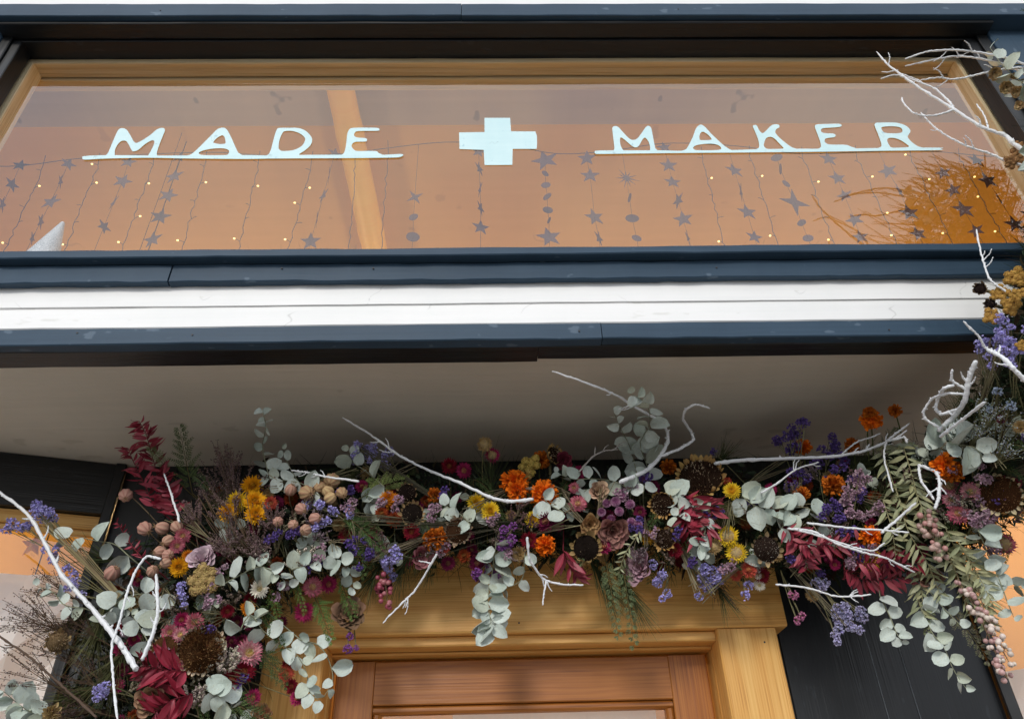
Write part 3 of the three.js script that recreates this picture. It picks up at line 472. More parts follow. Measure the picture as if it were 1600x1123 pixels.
const pick = a => a[Math.floor(rnd() * a.length)], vary = (c, k = .15) => { const f = 1 + rr(-k, k); return [c[0] * f, c[1] * f * (1 + rr(-k, k) * .3), c[2] * f]; };
const ring = (g, n, e, r0, L, W, o, jit = .15) => { for (let i = 0; i < n; i++) { const a = (i + rr(-.3, .3)) / n * 6.2832, ee = e + rr(-jit, jit), rad = V3(Math.cos(a), Math.sin(a), 0), d = rad.clone().multiplyScalar(Math.cos(ee)).add(V3(0, 0, Math.sin(ee))), up = V3(0, 0, 1).multiplyScalar(Math.cos(ee)).addScaledVector(rad, -Math.sin(ee)); g.petal(V3(rad.x * r0, rad.y * r0, o.z ?? 0), d, up, L * rr(.88, 1.1), W, { ...o, col: vary(o.col), col2: vary(o.col2 ?? o.col) }); } };
const heads = {};
function variants(key, n, make) { return heads[key] ??= Array.from({ length: n }, make); }
const PAL = {   // strawflower bracts base, tip, disc
  yellow: [[.88, .58, .03], [.90, .66, .04], [.62, .34, .03]], amber: [[.72, .30, .015], [.70, .22, .012], [.55, .25, .02]], gold: [[.86, .50, .02], [.82, .40, .012], [.45, .2, .02]],
  coral: [[.62, .16, .10], [.55, .08, .05], [.5, .25, .1]], pink: [[.78, .50, .48], [.52, .05, .13], [.6, .42, .18]], magenta: [[.45, .05, .14], [.40, .02, .11], [.5, .25, .12]], crimson: [[.26, .012, .03], [.20, .008, .02], [.3, .1, .04]],
  pinkwhite: [[.85, .78, .68], [.60, .10, .20], [.62, .45, .16]], white: [[.82, .78, .68], [.80, .76, .66], [.6, .5, .25]], rust: [[.34, .09, .02], [.26, .03, .01], [.3, .14, .04]], tan: [[.50, .36, .17], [.45, .30, .13], [.4, .28, .12]], mustard: [[.50, .28, .03], [.42, .22, .02], [.38, .2, .03]], plum: [[.22, .02, .07], [.16, .012, .05], [.3, .15, .08]],
};
const NAMEC = { yellow: 'bright yellow', amber: 'amber', gold: 'golden orange', coral: 'coral', pink: 'pale hearted pink', magenta: 'magenta', crimson: 'dark crimson', pinkwhite: 'white and pink', white: 'cream white', rust: 'rust brown', tan: 'tan', mustard: 'mustard', plum: 'deep plum' };
function strawflower(px, py, d, pal, opt = {}) {
  const p = gp(px, py, opt.dz ?? .012, d * .0008), o = flower('strawflower', (d < 20 ? 'small ' : '') + NAMEC[pal] + (opt.back ? ' strawflower turned away' : ' strawflower'), 'flower', px, py, p), s = d * mpp(p) * 1.08;
  face(o, p, .4, opt.face);
  const hv = pick(variants('straw' + pal, 3, () => {
    const [a, b, c] = PAL[pal], g = new GB(), prof = t => Math.pow(Math.sin(Math.PI * Math.pow(clamp(t, 0, 1) * .97 + .015, .62)), .8), q = { prof, nu: 2, nv: 4, cup: .16 };
    ring(g, 26, .12, .1, .42, .11, { ...q, col: a, col2: b, curl: .35, z: -.10 }); ring(g, 25, .35, .1, .39, .105, { ...q, col: a, col2: b, curl: .4, z: -.05 }); ring(g, 22, .62, .1, .33, .10, { ...q, col: a, col2: b, curl: .5, z: 0 }); ring(g, 18, .9, .09, .27, .09, { ...q, col: a, col2: b, curl: .6, z: .02 }); ring(g, 10, 1.15, .07, .2, .09, { ...q, col: a, col2: mix3(a, c, .4), curl: .7, z: .04 });
    ring(g, 12, -.35, .04, .3, .15, { ...q, col: mix3(a, [.4, .3, .15], .5), col2: a, curl: .8, z: -.16 });
    const k = new GB(); k.grid(12, 4, (u, v) => { const t = u * 6.283, r = .17 * v; return [Math.cos(t) * r, Math.sin(t) * r, .13 - .05 * v * v]; }, vary(c)); for (let i = 0; i < 60; i++) { const r = .165 * Math.sqrt(i / 60), t = i * 2.4; k.bead(Math.cos(t) * r, Math.sin(t) * r, .135 - .05 * (r / .17) ** 2, .017, vary(c, .35)); }
    return [g.build(), k.build()];
  }));
  const b = mesh('bracts', hv[0], mat.petal, o), k = mesh('disc', hv[1], mat.plant, o); b.scale.setScalar(s); k.scale.setScalar(s);
  if (opt.back) {                                                // the smooth tan back of the head shows
    const g = new GB(); g.grid(14, 6, (u, v) => { const t = u * 6.283, r = .30 * Math.sin(v * 1.57); return [Math.cos(t) * r, Math.sin(t) * r, .30 * Math.cos(v * 1.57) * .75 + .02]; }, (u, v) => [.42 + .06 * Math.sin(u * 60), .31 + .05 * Math.sin(u * 60), .15]); const m = mesh('seed_cup', g.build(), mat.plant, o); m.scale.setScalar(s);
  }
  stemTo(o, p, px, py, .0014, [.25, .21, .10], s * .2); return o;
}
function marigold(px, py, d, dark = 0) {
  const p = gp(px, py, .012, d * .0008), o = flower('marigold', (d < 25 ? 'small ' : 'big ruffled ') + (dark ? 'burnt orange' : 'bright orange') + ' marigold', 'flower', px, py, p), s = d * mpp(p) * 1.05; face(o, p, .4);
  const g = pick(variants('mar' + dark, 3, () => {
    const m = new GB(), A = dark ? [.40, .07, .008] : [.78, .12, .006], B = dark ? [.52, .14, .01] : [.85, .20, .008];
    for (let i = 0; i < 150; i++) { const c = 1 - 1.35 * (i + .5) / 150, t = i * 2.39996, r = Math.sqrt(1 - c * c), d3 = V3(r * Math.cos(t), r * Math.sin(t), c).add(V3(rr(-.2, .2), rr(-.2, .2), rr(-.2, .2))).normalize(), up = V3(rr(-1, 1), rr(-1, 1), rr(-1, 1)); m.petal(d3.clone().multiplyScalar(.10), d3, up, rr(.28, .46), rr(.12, .2), { curl: rr(-.9, .9), cup: .3, nu: 2, nv: 3, wave: .06, prof: t => .35 + .75 * t * (1.25 - t * .55), col: vary(A, .3), col2: vary(B, .25) }); }
    return m.build();
  }));
  const b = mesh('petals', g, mat.petal, o); b.scale.set(s * rr(.9, 1.1), s * rr(.9, 1.1), s * .9); stemTo(o, p, px, py, .0018, [.10, .12, .04], s * .1);
  const c = new GB(); c.grid(10, 4, (u, v) => { const t = u * 6.283, r = [.03, .12, .16, .14, .1][Math.round(v * 4)]; return [Math.cos(t) * r, Math.sin(t) * r, -.42 + v * .34]; }, [.13, .14, .05]); const m = mesh('calyx', c.build(), mat.plant, o); m.scale.setScalar(s);
}
function sunflower(px, py, d, what, opt = {}) {
  const p = gp(px, py, opt.dz ?? .02, d * .0008), o = flower('sunflower_head', what, 'flower', px, py, p), s = d * mpp(p); face(o, p, .12, opt.face);
  const seedC = opt.seed ?? [.045, .022, .012], g = new GB(), R = opt.disc ?? .40, N = opt.n ?? 300;
  g.grid(24, 6, (u, v) => { const t = u * 6.283, r = R * v; return [Math.cos(t) * r, Math.sin(t) * r, (opt.dome ?? .12) * (1 - v * v)]; }, [seedC[0] * .5, seedC[1] * .5, seedC[2] * .5]);
  for (let i = 0; i < N; i++) { const q = Math.sqrt((i + .5) / N), r = R * q * .985, t = i * 2.39996, z = (opt.dome ?? .12) * (1 - q * q), e = V3(Math.cos(t), Math.sin(t), 0), w = rnd() < (opt.pale ?? .1) ? (opt.paleC ?? [.62, .48, .32]) : vary(seedC, .6); g.petal(V3(e.x * r, e.y * r, z - .005), V3(e.x * .35 * q + rr(-.3, .3), e.y * .35 * q + rr(-.3, .3), 1), e, (opt.spike ?? .06) * rr(.7, 1.3), .03, { nu: 1, nv: 2, prof: t => 1 - t * .75, col: w, col2: mix3(w, opt.tip ?? w, .6) }); }
  mesh('disc', g.build(), mat.plant, o).scale.setScalar(s);
  const nP = opt.petals ?? 24, pc = opt.petal ?? [.40, .23, .07], pg = variants('sp' + pc.join(), 4, () => { const k = new GB(); k.petal(V3(0, 0, 0), V3(1, 0, 0), V3(0, 0, 1), 1, .62, { curl: rr(.4, 1.6), cup: .25, nu: 3, nv: 5, wave: .03, prof: t => Math.pow(Math.sin(Math.PI * (t * .9 + .1) ** .8), .8), col: vary(pc, .2), col2: vary(mix3(pc, [.55, .38, .16], .5), .2) }); return k.build(); });
  for (let k = 0; k < nP; k++) { const m = mesh('petal', pick(pg), mat.petal, o), a = (k + rr(-.25, .25)) / nP * 6.2832, L = (opt.len ?? .16) * rr(.75, 1.2) * s; m.scale.setScalar(L); m.position.set(Math.cos(a) * R * .97 * s, Math.sin(a) * R * .97 * s, -.01 * s); m.rotation.set(0, 0, a); m.rotateY(-(opt.lift ?? .5) + rr(-.35, .35)); m.rotateX(rr(-.5, .5)); }
  const c = new GB(); c.grid(16, 5, (u, v) => { const t = u * 6.283, r = [R * 1.0, R * .98, R * .8, R * .5, .08, .05][Math.round(v * 5)]; return [Math.cos(t) * r, Math.sin(t) * r, [-.0, -.08, -.18, -.24, -.28, -.34][Math.round(v * 5)]]; }, [.20, .16, .08]); mesh('calyx', c.build(), mat.plant, o).scale.setScalar(s);
  stemTo(o, p, px, py, .004, [.2, .17, .09], s * .3);
}
// statice: stalks ending in clusters of papery florets. clusters: [x, y, d]
const STAT = { lavender: [[.42, .37, .72], [.54, .50, .84]], violet: [[.12, .075, .28], [.19, .125, .38]], purple: [[.26, .08, .32], [.34, .13, .40]], mauve: [[.44, .27, .36], [.56, .40, .46]], pinkish: [[.50, .16, .30], [.58, .25, .40]], pale: [[.40, .38, .60], [.54, .52, .70]], white: [[.72, .68, .58], [.80, .76, .66]], blue: [[.30, .36, .46], [.40, .46, .55]] };
function florets(pal) { return variants('stat' + pal, 3, () => { const g = new GB(), [a, b] = STAT[pal]; for (let i = 0; i < 34; i++) { const e = V3(rr(-1, 1), rr(-1, 1), rr(-1, 1)).normalize().multiplyScalar(.42 * Math.cbrt(rnd())), d = e.clone().normalize().add(V3(rr(-.6, .6), rr(-.6, .6), rr(-.2, .9))).normalize(), c = vary(mix3(a, b, rnd()), .2), s = V3(d.y, d.z, d.x).cross(d).normalize(), t = s.clone().cross(d); for (let k = 0; k < 5; k++) { const q = k / 5 * 6.283 + rr(-.2, .2), dir = d.clone().multiplyScalar(.75).addScaledVector(s, Math.cos(q)).addScaledVector(t, Math.sin(q)); g.petal(e, dir, d, rr(.15, .22), .17, { nu: 2, nv: 2, curl: .5, cup: .2, prof: t => .15 + t * .95, col: [c[0] * .8, c[1] * .8, c[2] * .8], col2: c }); } } return g.build(); }); }
function statice(what, pal, list, root, size = 1) {
  const px = root[0], py = root[1], p = gp(px, py, -.03), o = flower('statice_sprig', what, 'flower', list[0][0], list[0][1], p), g = new GB();
  for (const [x, y, d] of list) {
    const e = gp(x, y, .02, d * .0007).sub(p), s = d * mpp(e.clone().add(p)), n = Math.max(1, Math.round((d / 13) ** 1.7 * size)), mid = e.clone().multiplyScalar(.55).add(V3(0, .01, -.015));
    g.tube(new THREE.QuadraticBezierCurve3(V3(0, 0, 0), mid, e).getPoints(8), .0012, 5, [.19, .18, .09]);
    for (let i = 0; i < n; i++) { const m = mesh('floret_cluster', pick(florets(pal)), mat.petal, o), off = n > 1 ? V3(rr(-.5, .5), rr(-.5, .5), rr(-.3, .4)).multiplyScalar(s * .95) : V3(0, 0, 0); m.position.copy(e).add(off); m.scale.setScalar(Math.min(s, 15 * mpp(e.clone().add(p))) * rr(.8, 1.15)); m.rotation.set(rr(-.7, .7), rr(-.7, .7), rr(0, 6)); g.tube([e.clone().multiplyScalar(.72), e.clone().add(off)], .0008, 4, [.22, .20, .11]); }
  }
  mesh('stem', g.build(), mat.plant, o);
}
// leafy sprigs along a photo polyline
const leafGeo = (key, n, o) => variants(key, n, () => { const g = new GB(); g.petal(V3(0, 0, 0), V3(0, 1, 0), V3(0, 0, 1), 1, o.w * rr(.88, 1.12), { nu: 4, nv: 6, curl: rr(-1.1, 1.1), cup: rr(-.1, .5), wave: rr(0, .05), prof: o.prof, col: [1, 1, 1] }); return g.build(); });
const roundProf = t => Math.pow(Math.max(0, 1 - Math.pow(Math.abs(2 * Math.pow(t, .72) - 1), 2.1)), .62), lanceProf = t => Math.sin(Math.PI * Math.pow(t, .8));
function polyline(list, dz, lift = 0) { return new THREE.CatmullRomCurve3(list.map(q => gp(q[0], q[1], dz + (q[2] ?? 0), lift))); }
function sprig(name, what, category, list, n, size, mats, geoKey, geoOpt, { dz = .03, spread = .9, stem = [.26, .27, .18], sr = .0013, flat = .5, hang = 0, pairs = true, small = .55 } = {}) {
  const [x0, y0] = list[0], mid = list[Math.floor(list.length / 2)], lift = size * .0008, cv = polyline(list, dz, lift), base = cv.getPoint(0), o = flower(name, what, 'foliage', mid[0], mid[1], base), g = new GB();
  const pts = cv.getPoints(14).map(p => p.sub(base)); g.tube(pts, t => sr * (1.2 - .7 * t), 5, stem);
  const c = core(x0, y0).sub(base); if (c.length() > .01) g.tube([c, c.clone().multiplyScalar(.5).add(V3(0, 0, .005)), V3(0, 0, 0)], sr * 1.2, 5, stem);
  mesh('stem', g.build(), mat.plant, o);
  const geos = leafGeo(geoKey, 9, geoOpt), mm = mpp(base);
  for (let i = 0; i < n; i++) {
    const t = n > 1 ? clamp((i + rr(-.2, .2)) / (n - 1), 0, 1) : .5, q = cv.getPoint(t).sub(base), tan = cv.getTangent(t), view = toCam(base), side = tan.clone().cross(view).normalize().multiplyScalar((pairs ? i % 2 : rnd() < .5) ? 1 : -1);
    const dir = side.multiplyScalar(spread).addScaledVector(tan, rr(.1, .9)).addScaledVector(view, rr(-flat, flat)).add(V3(0, -hang, 0)).normalize(), up = view.clone().add(V3(rr(-.95, .95), rr(-.6, 1.2), rr(-.6, .6)));
    const s = size * mm * rr(.72, 1.25) * lerp(1, small, Math.max(0, t - .55) / .45), z = dir, y = up.addScaledVector(z, -up.dot(z)).normalize(), m = mesh('leaf', pick(geos), pick(mats), o);
    m.quaternion.setFromRotationMatrix(new THREE.Matrix4().makeBasis(z.clone().cross(y), z, y)); m.position.copy(q); m.scale.setScalar(s);
    const wp = q.clone().add(base).addScaledVector(dir, s); if (wp.y > 2.64 && base.z < .05) m.scale.setScalar(s * .5);
  }
  return o;
}
const eucalyptus = (what, list, n, size, o = {}) => sprig('eucalyptus_sprig', what, 'foliage', list, n, size, mat.euc, 'eucleaf', { w: .82, prof: roundProf }, o);
const ruby = (what, list, n, size, o = {}) => sprig('crimson_leaf_sprig', what, 'foliage', list, n, size, o.mats ?? mat.ruby, 'rubyleaf', { w: .26, prof: lanceProf }, { spread: .75, flat: .7, stem: [.15, .02, .03], pairs: false, small: .7, ...o });
const olive = (what, list, n, size, o = {}) => sprig('willow_leaf_strand', what, 'foliage', list, n, size, mat.olive, 'oliveleaf', { w: .24, prof: lanceProf }, { spread: .55, flat: .5, stem: [.3, .28, .15], ...o });
// white painted branches; list of [x, y, dz?]; radius in pixels from root to tip
function branch(what, list, R0, R1, { m = mat.twigWhite, twigs = [], dz = .075, name = 'white_branch', zfix } = {}) {
  const r0 = R0 * .56, r1 = R1 * .58;
  const pos = q => zfix !== undefined ? at(q[0], q[1], zfix + (q[2] ?? 0)) : gp(q[0], q[1], dz + (q[2] ?? 0), .012);
  const P = list.map(pos), base = P[0].clone(), o = thing(name, clip(what), 'branch', base);
  const limb = (pts, a, b, nm) => {
    const cv = new THREE.CatmullRomCurve3(pts.map(p => p.clone().sub(base)), false, 'catmullrom', .35), N = pts.length * 9, g = new GB(), k = mpp(pts[0]), pp = cv.getPoints(N), ph = rnd() * 50;
    pp.forEach((p, i) => { if (i) p.add(V3(rr(-1, 1), rr(-1, 1), rr(-1, 1)).multiplyScalar(.0008)); });
    g.tube(pp, (t, i) => Math.max(.0006, lerp(a, b, t) * k * (.9 + .28 * vn(i * .8 + ph, 0, 4096, 4, 9)) * (i % 9 === 4 ? 1.28 : 1) * (t > .985 ? .5 : 1)), 8, [1, 1, 1]);
    for (let i = 5; i < N - 3; i += 4 + Math.floor(rnd() * 5)) { const p = pp[i], r = lerp(a, b, i / N) * k, d = V3(rr(-1, 1), rr(-.4, 1), rr(-.6, 1)).normalize(); g.tube([p, p.clone().addScaledVector(d, r * 1.5), p.clone().addScaledVector(d, r * rr(1.7, 2.6))], (t) => r * (.75 - .5 * t), 6, [1, 1, 1]); }
    return mesh(nm, g.build(), m, o);
  };
  limb(P, r0, r1, 'limb');
  if (P.length > 3) { const cv = new THREE.CatmullRomCurve3(P, false, 'catmullrom', .35); for (let k = 0; k < 3; k++) { const t = rr(.35, .92), q = cv.getPoint(t), tg = cv.getTangent(t), v = toCam(q), sd = tg.clone().cross(v).normalize().multiplyScalar(rnd() < .5 ? 1 : -1), L = rr(12, 30) * mpp(q), e = q.clone().addScaledVector(tg, L * .75).addScaledVector(sd, L * rr(.35, .7)).addScaledVector(v, L * rr(-.1, .3)), m2 = q.clone().lerp(e, .5).addScaledVector(sd, L * .1); if (e.y > 2.61 && e.z < .1) e.y = 2.61; limb([q, m2, e], Math.max(.8, lerp(r0, r1, t) * .55), .5, 'twig'); } }
  for (let [l, a, b] of twigs) { a *= .56; b *= .58; const T = l.map(pos); let bd = 1e9, bp = T[0]; for (const q of new THREE.CatmullRomCurve3(P).getPoints(60)) { const d = q.distanceTo(T[0]); if (d < bd) { bd = d; bp = q; } } T[0].copy(bp); limb(T, a, b, 'twig'); }
  if (zfix === undefined) { const c = toCam(base).multiplyScalar(-.085), g = new GB(); g.tube([V3(0, 0, 0), c.clone().multiplyScalar(.5), c], t => r0 * mpp(base) * .9, 7, [1, 1, 1]); mesh('root_end', g.build(), m, o); }
  return o;
}
// evergreen: flat cedar fronds and pine needle tufts
function cedar(px, py, tx, ty, what, c = [.07, .12, .035], w = .42, dz = .03, pw, qw) {
  const p = pw ?? gp(px, py, dz - .03), q = qw ?? gp(tx, ty, dz, .01), o = flower('cedar_frond', what, 'foliage', (px + tx) / 2, (py + ty) / 2, p), g = new GB(), e = q.clone().sub(p), L = e.length(), tan = e.clone().normalize(), view = toCam(p).add(V3(rr(-.3, .3), rr(-.3, .3), 0)).normalize(), side = tan.clone().cross(view).normalize();
  const sag = t => e.clone().multiplyScalar(t).add(V3(0, -.02 * t * t, .01 * Math.sin(t * 3))); const ax = []; for (let i = 0; i <= 12; i++) ax.push(sag(i / 12)); g.tube(ax, t => .0013 * (1.1 - t), 5, [.12, .10, .04]);
  const scale = (o2, d, l) => g.petal(o2, d, view, l, l * .3, { nu: 1, nv: 2, prof: lanceProf, col: vary(c, .35), col2: vary(mix3(c, [.2, .24, .07], .3), .3) });
  for (let i = 1; i < 13; i++) for (const s of [-1, 1]) {
    const t = (i + (s > 0 ? .5 : 0)) / 13, b = sag(t), l = L * w * .8 * (1 - t * .7) * rr(.45, 1.1) * (t < .15 ? .6 : 1), d = side.clone().multiplyScalar(s).addScaledVector(tan, rr(.7, 1.5)).addScaledVector(view, rr(-.6, .6)).normalize();
    const K = Math.max(3, Math.round(l / .0055)); g.tube([b, b.clone().addScaledVector(d, l)], .0006, 3, c);
    for (let k = 1; k <= K; k++) for (const s2 of [-1, 1]) { const f = k / K, bb = b.clone().addScaledVector(d, l * f), dd = d.clone().addScaledVector(d.clone().cross(view), s2 * .75).addScaledVector(view, rr(-.25, .25)).normalize(); scale(bb, dd, Math.min(.011, L * .075) * (1.15 - f * .6)); }
  }
  mesh('foliage', g.build(), mat.plant, o);
  const cst = core(px, py).sub(p), st = new GB(); st.tube([V3(0, 0, 0), cst], .0013, 5, [.12, .1, .04]); mesh('stem', st.build(), mat.plant, o);
}
function pine(px, py, tx, ty, what, n = 120, wide = .5, c = [.035, .052, .022], dz = 0) {
  const p = gp(px, py, dz - .04), q = gp(tx, ty, dz), o = flower('pine_tuft', what, 'foliage', (px + tx) / 2, (py + ty) / 2, p), g = new GB(), e = q.clone().sub(p), L = e.length();
  g.tube([V3(0, 0, 0), e.clone().multiplyScalar(.5)], .0022, 5, [.10, .07, .04]);
  for (let i = 0; i < n; i++) { const b = e.clone().multiplyScalar(rr(0, .5)), d = e.clone().normalize().add(V3(rr(-1, 1), rr(-1, 1), rr(-1, 1)).multiplyScalar(wide)).normalize(); g.petal(b, d, V3(rr(-1, 1), rr(-1, 1), rr(-1, 1)), L * rr(.45, .75), .0017, { nu: 1, nv: 4, curl: rr(-.5, .5), prof: t => 1 - t * .75, col: vary(c, .4), col2: vary(mix3(c, [.16, .15, .06], .4), .4) }); }
  mesh('needles', g.build(), mat.plant, o);
  const cst = core(px, py).sub(p), st = new GB(); st.tube([V3(0, 0, 0), cst], .002, 5, [.12, .1, .04]); mesh('stem', st.build(), mat.plant, o);
}
// misty sprays: fine forking stalks with beads
function mist(px, py, d, what, c = [.24, .16, .15], root, n = 26, name = 'sea_lavender_spray', bead = .0017, stemC = [.15, .10, .07], per = 26) {
  const r = root ?? [px, py + d * .5], p = gp(r[0], r[1], -.03), e = gp(px, py, .02, d * .0007).sub(p), o = flower(name, what, 'flower', px, py, p), g = new GB(), b = new GB(), s = d * mpp(p), cst = core(r[0], r[1]).sub(p);
  g.tube([cst, V3(0, 0, 0), e.clone().multiplyScalar(.6)], .0014, 5, stemC);
  for (let i = 0; i < n; i++) {
    const tip = e.clone().add(V3(rr(-.5, .5), rr(-.45, .5), rr(-.25, .3)).multiplyScalar(s)), a = e.clone().multiplyScalar(rr(.3, .62)), m = a.clone().lerp(tip, .5).add(V3(rr(-.1, .1), rr(-.1, .1), rr(-.1, .1)).multiplyScalar(s)); if (tip.y + p.y > 2.62 && p.z < .05) tip.y = 2.62 - p.y;
    g.tube(new THREE.QuadraticBezierCurve3(a, m, tip).getPoints(5), .0006, 4, stemC);
    for (let k = 0; k < per; k++) { const f = rr(.45, 1.05), q = a.clone().lerp(m, Math.min(1, f * 2)).lerp(m.clone().lerp(tip, f), f).add(V3(rr(-1, 1), rr(-1, 1), rr(-1, 1)).multiplyScalar(s * .045)); b.bead(q.x, q.y, q.z, bead * rr(.6, 1.3), vary(c, .45)); }
  }
  mesh('stem', g.build(), mat.plant, o); mesh('blossom', b.build(), mat.plant, o);
}
function pod(px, py, d, root, c = [.46, .31, .20]) {
  const p = gp(px, py, .03, d * .0008), o = flower('seed_pod', 'ribbed tan seed pod with pointed crown', 'seed pod', px, py, p), s = d * mpp(p); face(o, p, 1.1);
  const g = pick(variants('pod' + c[0], 3, () => { const g = new GB(), cc = vary(c, .2); g.grid(40, 10, (u, v) => { const a = u * 6.283, e = v * 3.0 + .1, rib = 1 + .07 * Math.cos(a * 8), r = .44 * Math.sin(e) * rib * (1 + .1 * Math.cos(e)); return [Math.cos(a) * r, Math.sin(a) * r, -.5 * Math.cos(e)]; }, (u, v) => mix3(cc, [.30, .10, .08], Math.pow(.5 + .5 * Math.cos(u * 50.26), 3) * .6)); for (let i = 0; i < 6; i++) { const a = i / 6 * 6.283; g.tube([V3(Math.cos(a) * .05, Math.sin(a) * .05, .46), V3(Math.cos(a) * .12, Math.sin(a) * .12, .6), V3(Math.cos(a) * .26, Math.sin(a) * .26, .72)], t => .03 * (1.1 - t), 5, [.34, .22, .12]); } return g.build(); }));
  mesh('pod', g, mat.plant, o).scale.setScalar(s); stemTo(o, p, root?.[0] ?? px + 20, root?.[1] ?? py + 40, .0013, [.3, .22, .13], s * .45);
}
function rose(px, py, d, what, a, b) {
  const p = gp(px, py, .02, d * .0008), o = flower('dried_rose', what, 'flower', px, py, p), s = d * mpp(p) * 1.1; face(o, p, .5);
  const g = new GB(); for (let i = 0; i < 34; i++) { const f = i / 34, r = .04 + .30 * f, t = i * 2.39996, e = V3(Math.cos(t), Math.sin(t), 0), d3 = V3(e.x * (.1 + .5 * f), e.y * (.1 + .5 * f), 1).normalize(); g.petal(V3(e.x * r, e.y * r, -.25 + .05 * f), d3, e.clone().negate(), rr(.38, .52), .18 + .34 * f, { nu: 4, nv: 4, curl: -rr(.2, 1.1), cup: .32, wave: .05, prof: t => .5 + .6 * Math.sin(t * 2.4), col: vary(a, .2), col2: vary(b, .25) }); }
  mesh('petals', g.build(), mat.petal, o).scale.setScalar(s); stemTo(o, p, px, py, .002, [.13, .11, .05], s * .25);
}
function yarrow(px, py, d, what, c, n = 9) {
  const p = gp(px, py, .025, d * .0008), o = flower('yarrow_head', what, 'flower', px, py, p), s = d * mpp(p), g = new GB(), st = new GB(); face(o, p, .35);
  for (let i = 0; i < n; i++) { const t = i * 2.4, r = .40 * Math.sqrt(i / n), x = Math.cos(t) * r, y = Math.sin(t) * r; st.tube([V3(0, 0, -.6), V3(x, y, -.03)], .014, 4, [.25, .2, .1]); for (let k = 0; k < 60; k++) { const e = V3(rr(-1, 1), rr(-1, 1), rr(-.3, 1)).normalize(), q = .16; g.bead(x + e.x * q, y + e.y * q, .03 + e.z * q * .7, .034, vary(c, .35)); } g.ball(x, y, .02, .14, c, 8, 6); }
  mesh('floret_dome', g.build(), mat.plant, o).scale.setScalar(s); mesh('stalks', st.build(), mat.plant, o).scale.setScalar(s); stemTo(o, p, px, py, .0016, [.25, .2, .1], s * .55);
}
function globe(px, py, d) {
  const p = gp(px, py, .02), o = flower('globe_amaranth', 'small purple globe amaranth ball', 'flower', px, py, p), s = d * mpp(p) * 1.1; face(o, p, .8);
  const g = pick(variants('globe', 3, () => { const g = new GB(), c = [.32, .12, .25]; for (let i = 0; i < 90; i++) { const z = 1 - 2 * (i + .5) / 90, t = i * 2.4, r = Math.sqrt(1 - z * z), d3 = V3(r * Math.cos(t), r * Math.sin(t), z); g.petal(d3.clone().multiplyScalar(.28), d3.clone().add(V3(0, 0, .7)), d3, .24, .17, { nu: 2, nv: 2, prof: t => 1 - t * .8, col: vary(c, .2), col2: vary([.52, .30, .42], .2) }); } g.ball(0, 0, 0, .3, c, 10, 8); return g.build(); }));
  mesh('head', g, mat.plant, o).scale.setScalar(s); stemTo(o, p, px, py, .001, [.25, .12, .12], s * .4);
}
function berries(what, list, n, d, cols) {
  const cv = polyline(list, .04), base = cv.getPoint(0), mid = list[Math.floor(list.length / 2)], o = flower('berry_strand', what, 'berries', mid[0], mid[1], base), g = new GB(); g.tube(cv.getPoints(12).map(p => p.sub(base)), .0011, 5, [.25, .16, .10]);
  const c = core(...list[0]).sub(base); g.tube([c, V3(0, 0, 0)], .0011, 5, [.25, .16, .10]);
  const sg = variants('berry' + cols[0], 3, () => { const k = new GB(), cc = vary(pick(cols), .15); k.ball(0, 0, 0, .5, cc, 12, 8); k.ball(0, -.47, 0, .09, [.08, .04, .04], 6, 4); return k.build(); });
  for (let i = 0; i < n; i++) { const t = clamp((i + rr(0, 1)) / n, 0, 1), q = cv.getPoint(t).sub(base), e = q.clone().add(V3(rr(-1, 1), rr(-.8, .6), rr(-.4, 1)).normalize().multiplyScalar(d * mpp(base) * rr(.7, 1.7))); g.tube([q, e], .0006, 4, [.25, .16, .10]); const m = mesh('berry', pick(sg), mat.berry ??= M({ vertexColors: true, roughness: .35 }), o); m.position.copy(e); m.scale.setScalar(d * mpp(base) * rr(.75, 1.15)); m.rotation.set(rr(-.6, .6), 0, rr(-.6, .6)); }
  mesh('stem', g.build(), mat.plant, o);
}
function straws(what, x0, y0, x1, y1, n, spread, c = [.33, .27, .15]) {   // a sheaf of thin dry stalks
  const p = gp(x0, y0, -.01), q = gp(x1, y1, .03).sub(p), o = flower('dry_stalks', what, 'stalks', (x0 + x1) / 2, (y0 + y1) / 2, p), g = new GB(), s = spread * mpp(p);
  for (let i = 0; i < n; i++) { const e = q.clone().add(V3(rr(-1, 1), rr(-1, 1), rr(-.6, .6)).multiplyScalar(s)), a = V3(rr(-.2, .2), rr(-.2, .2), rr(-.2, .2)).multiplyScalar(s); g.tube(new THREE.QuadraticBezierCurve3(a, a.clone().lerp(e, .5).add(V3(0, rr(-.008, .012), rr(0, .01))), e).getPoints(6), rr(.0007, .0013), 4, vary(c, .3)); }
  const cst = core(x0, y0).sub(p); g.tube([cst, V3(0, 0, 0)], .003, 5, c); mesh('stalks', g.build(), mat.plant, o);
}

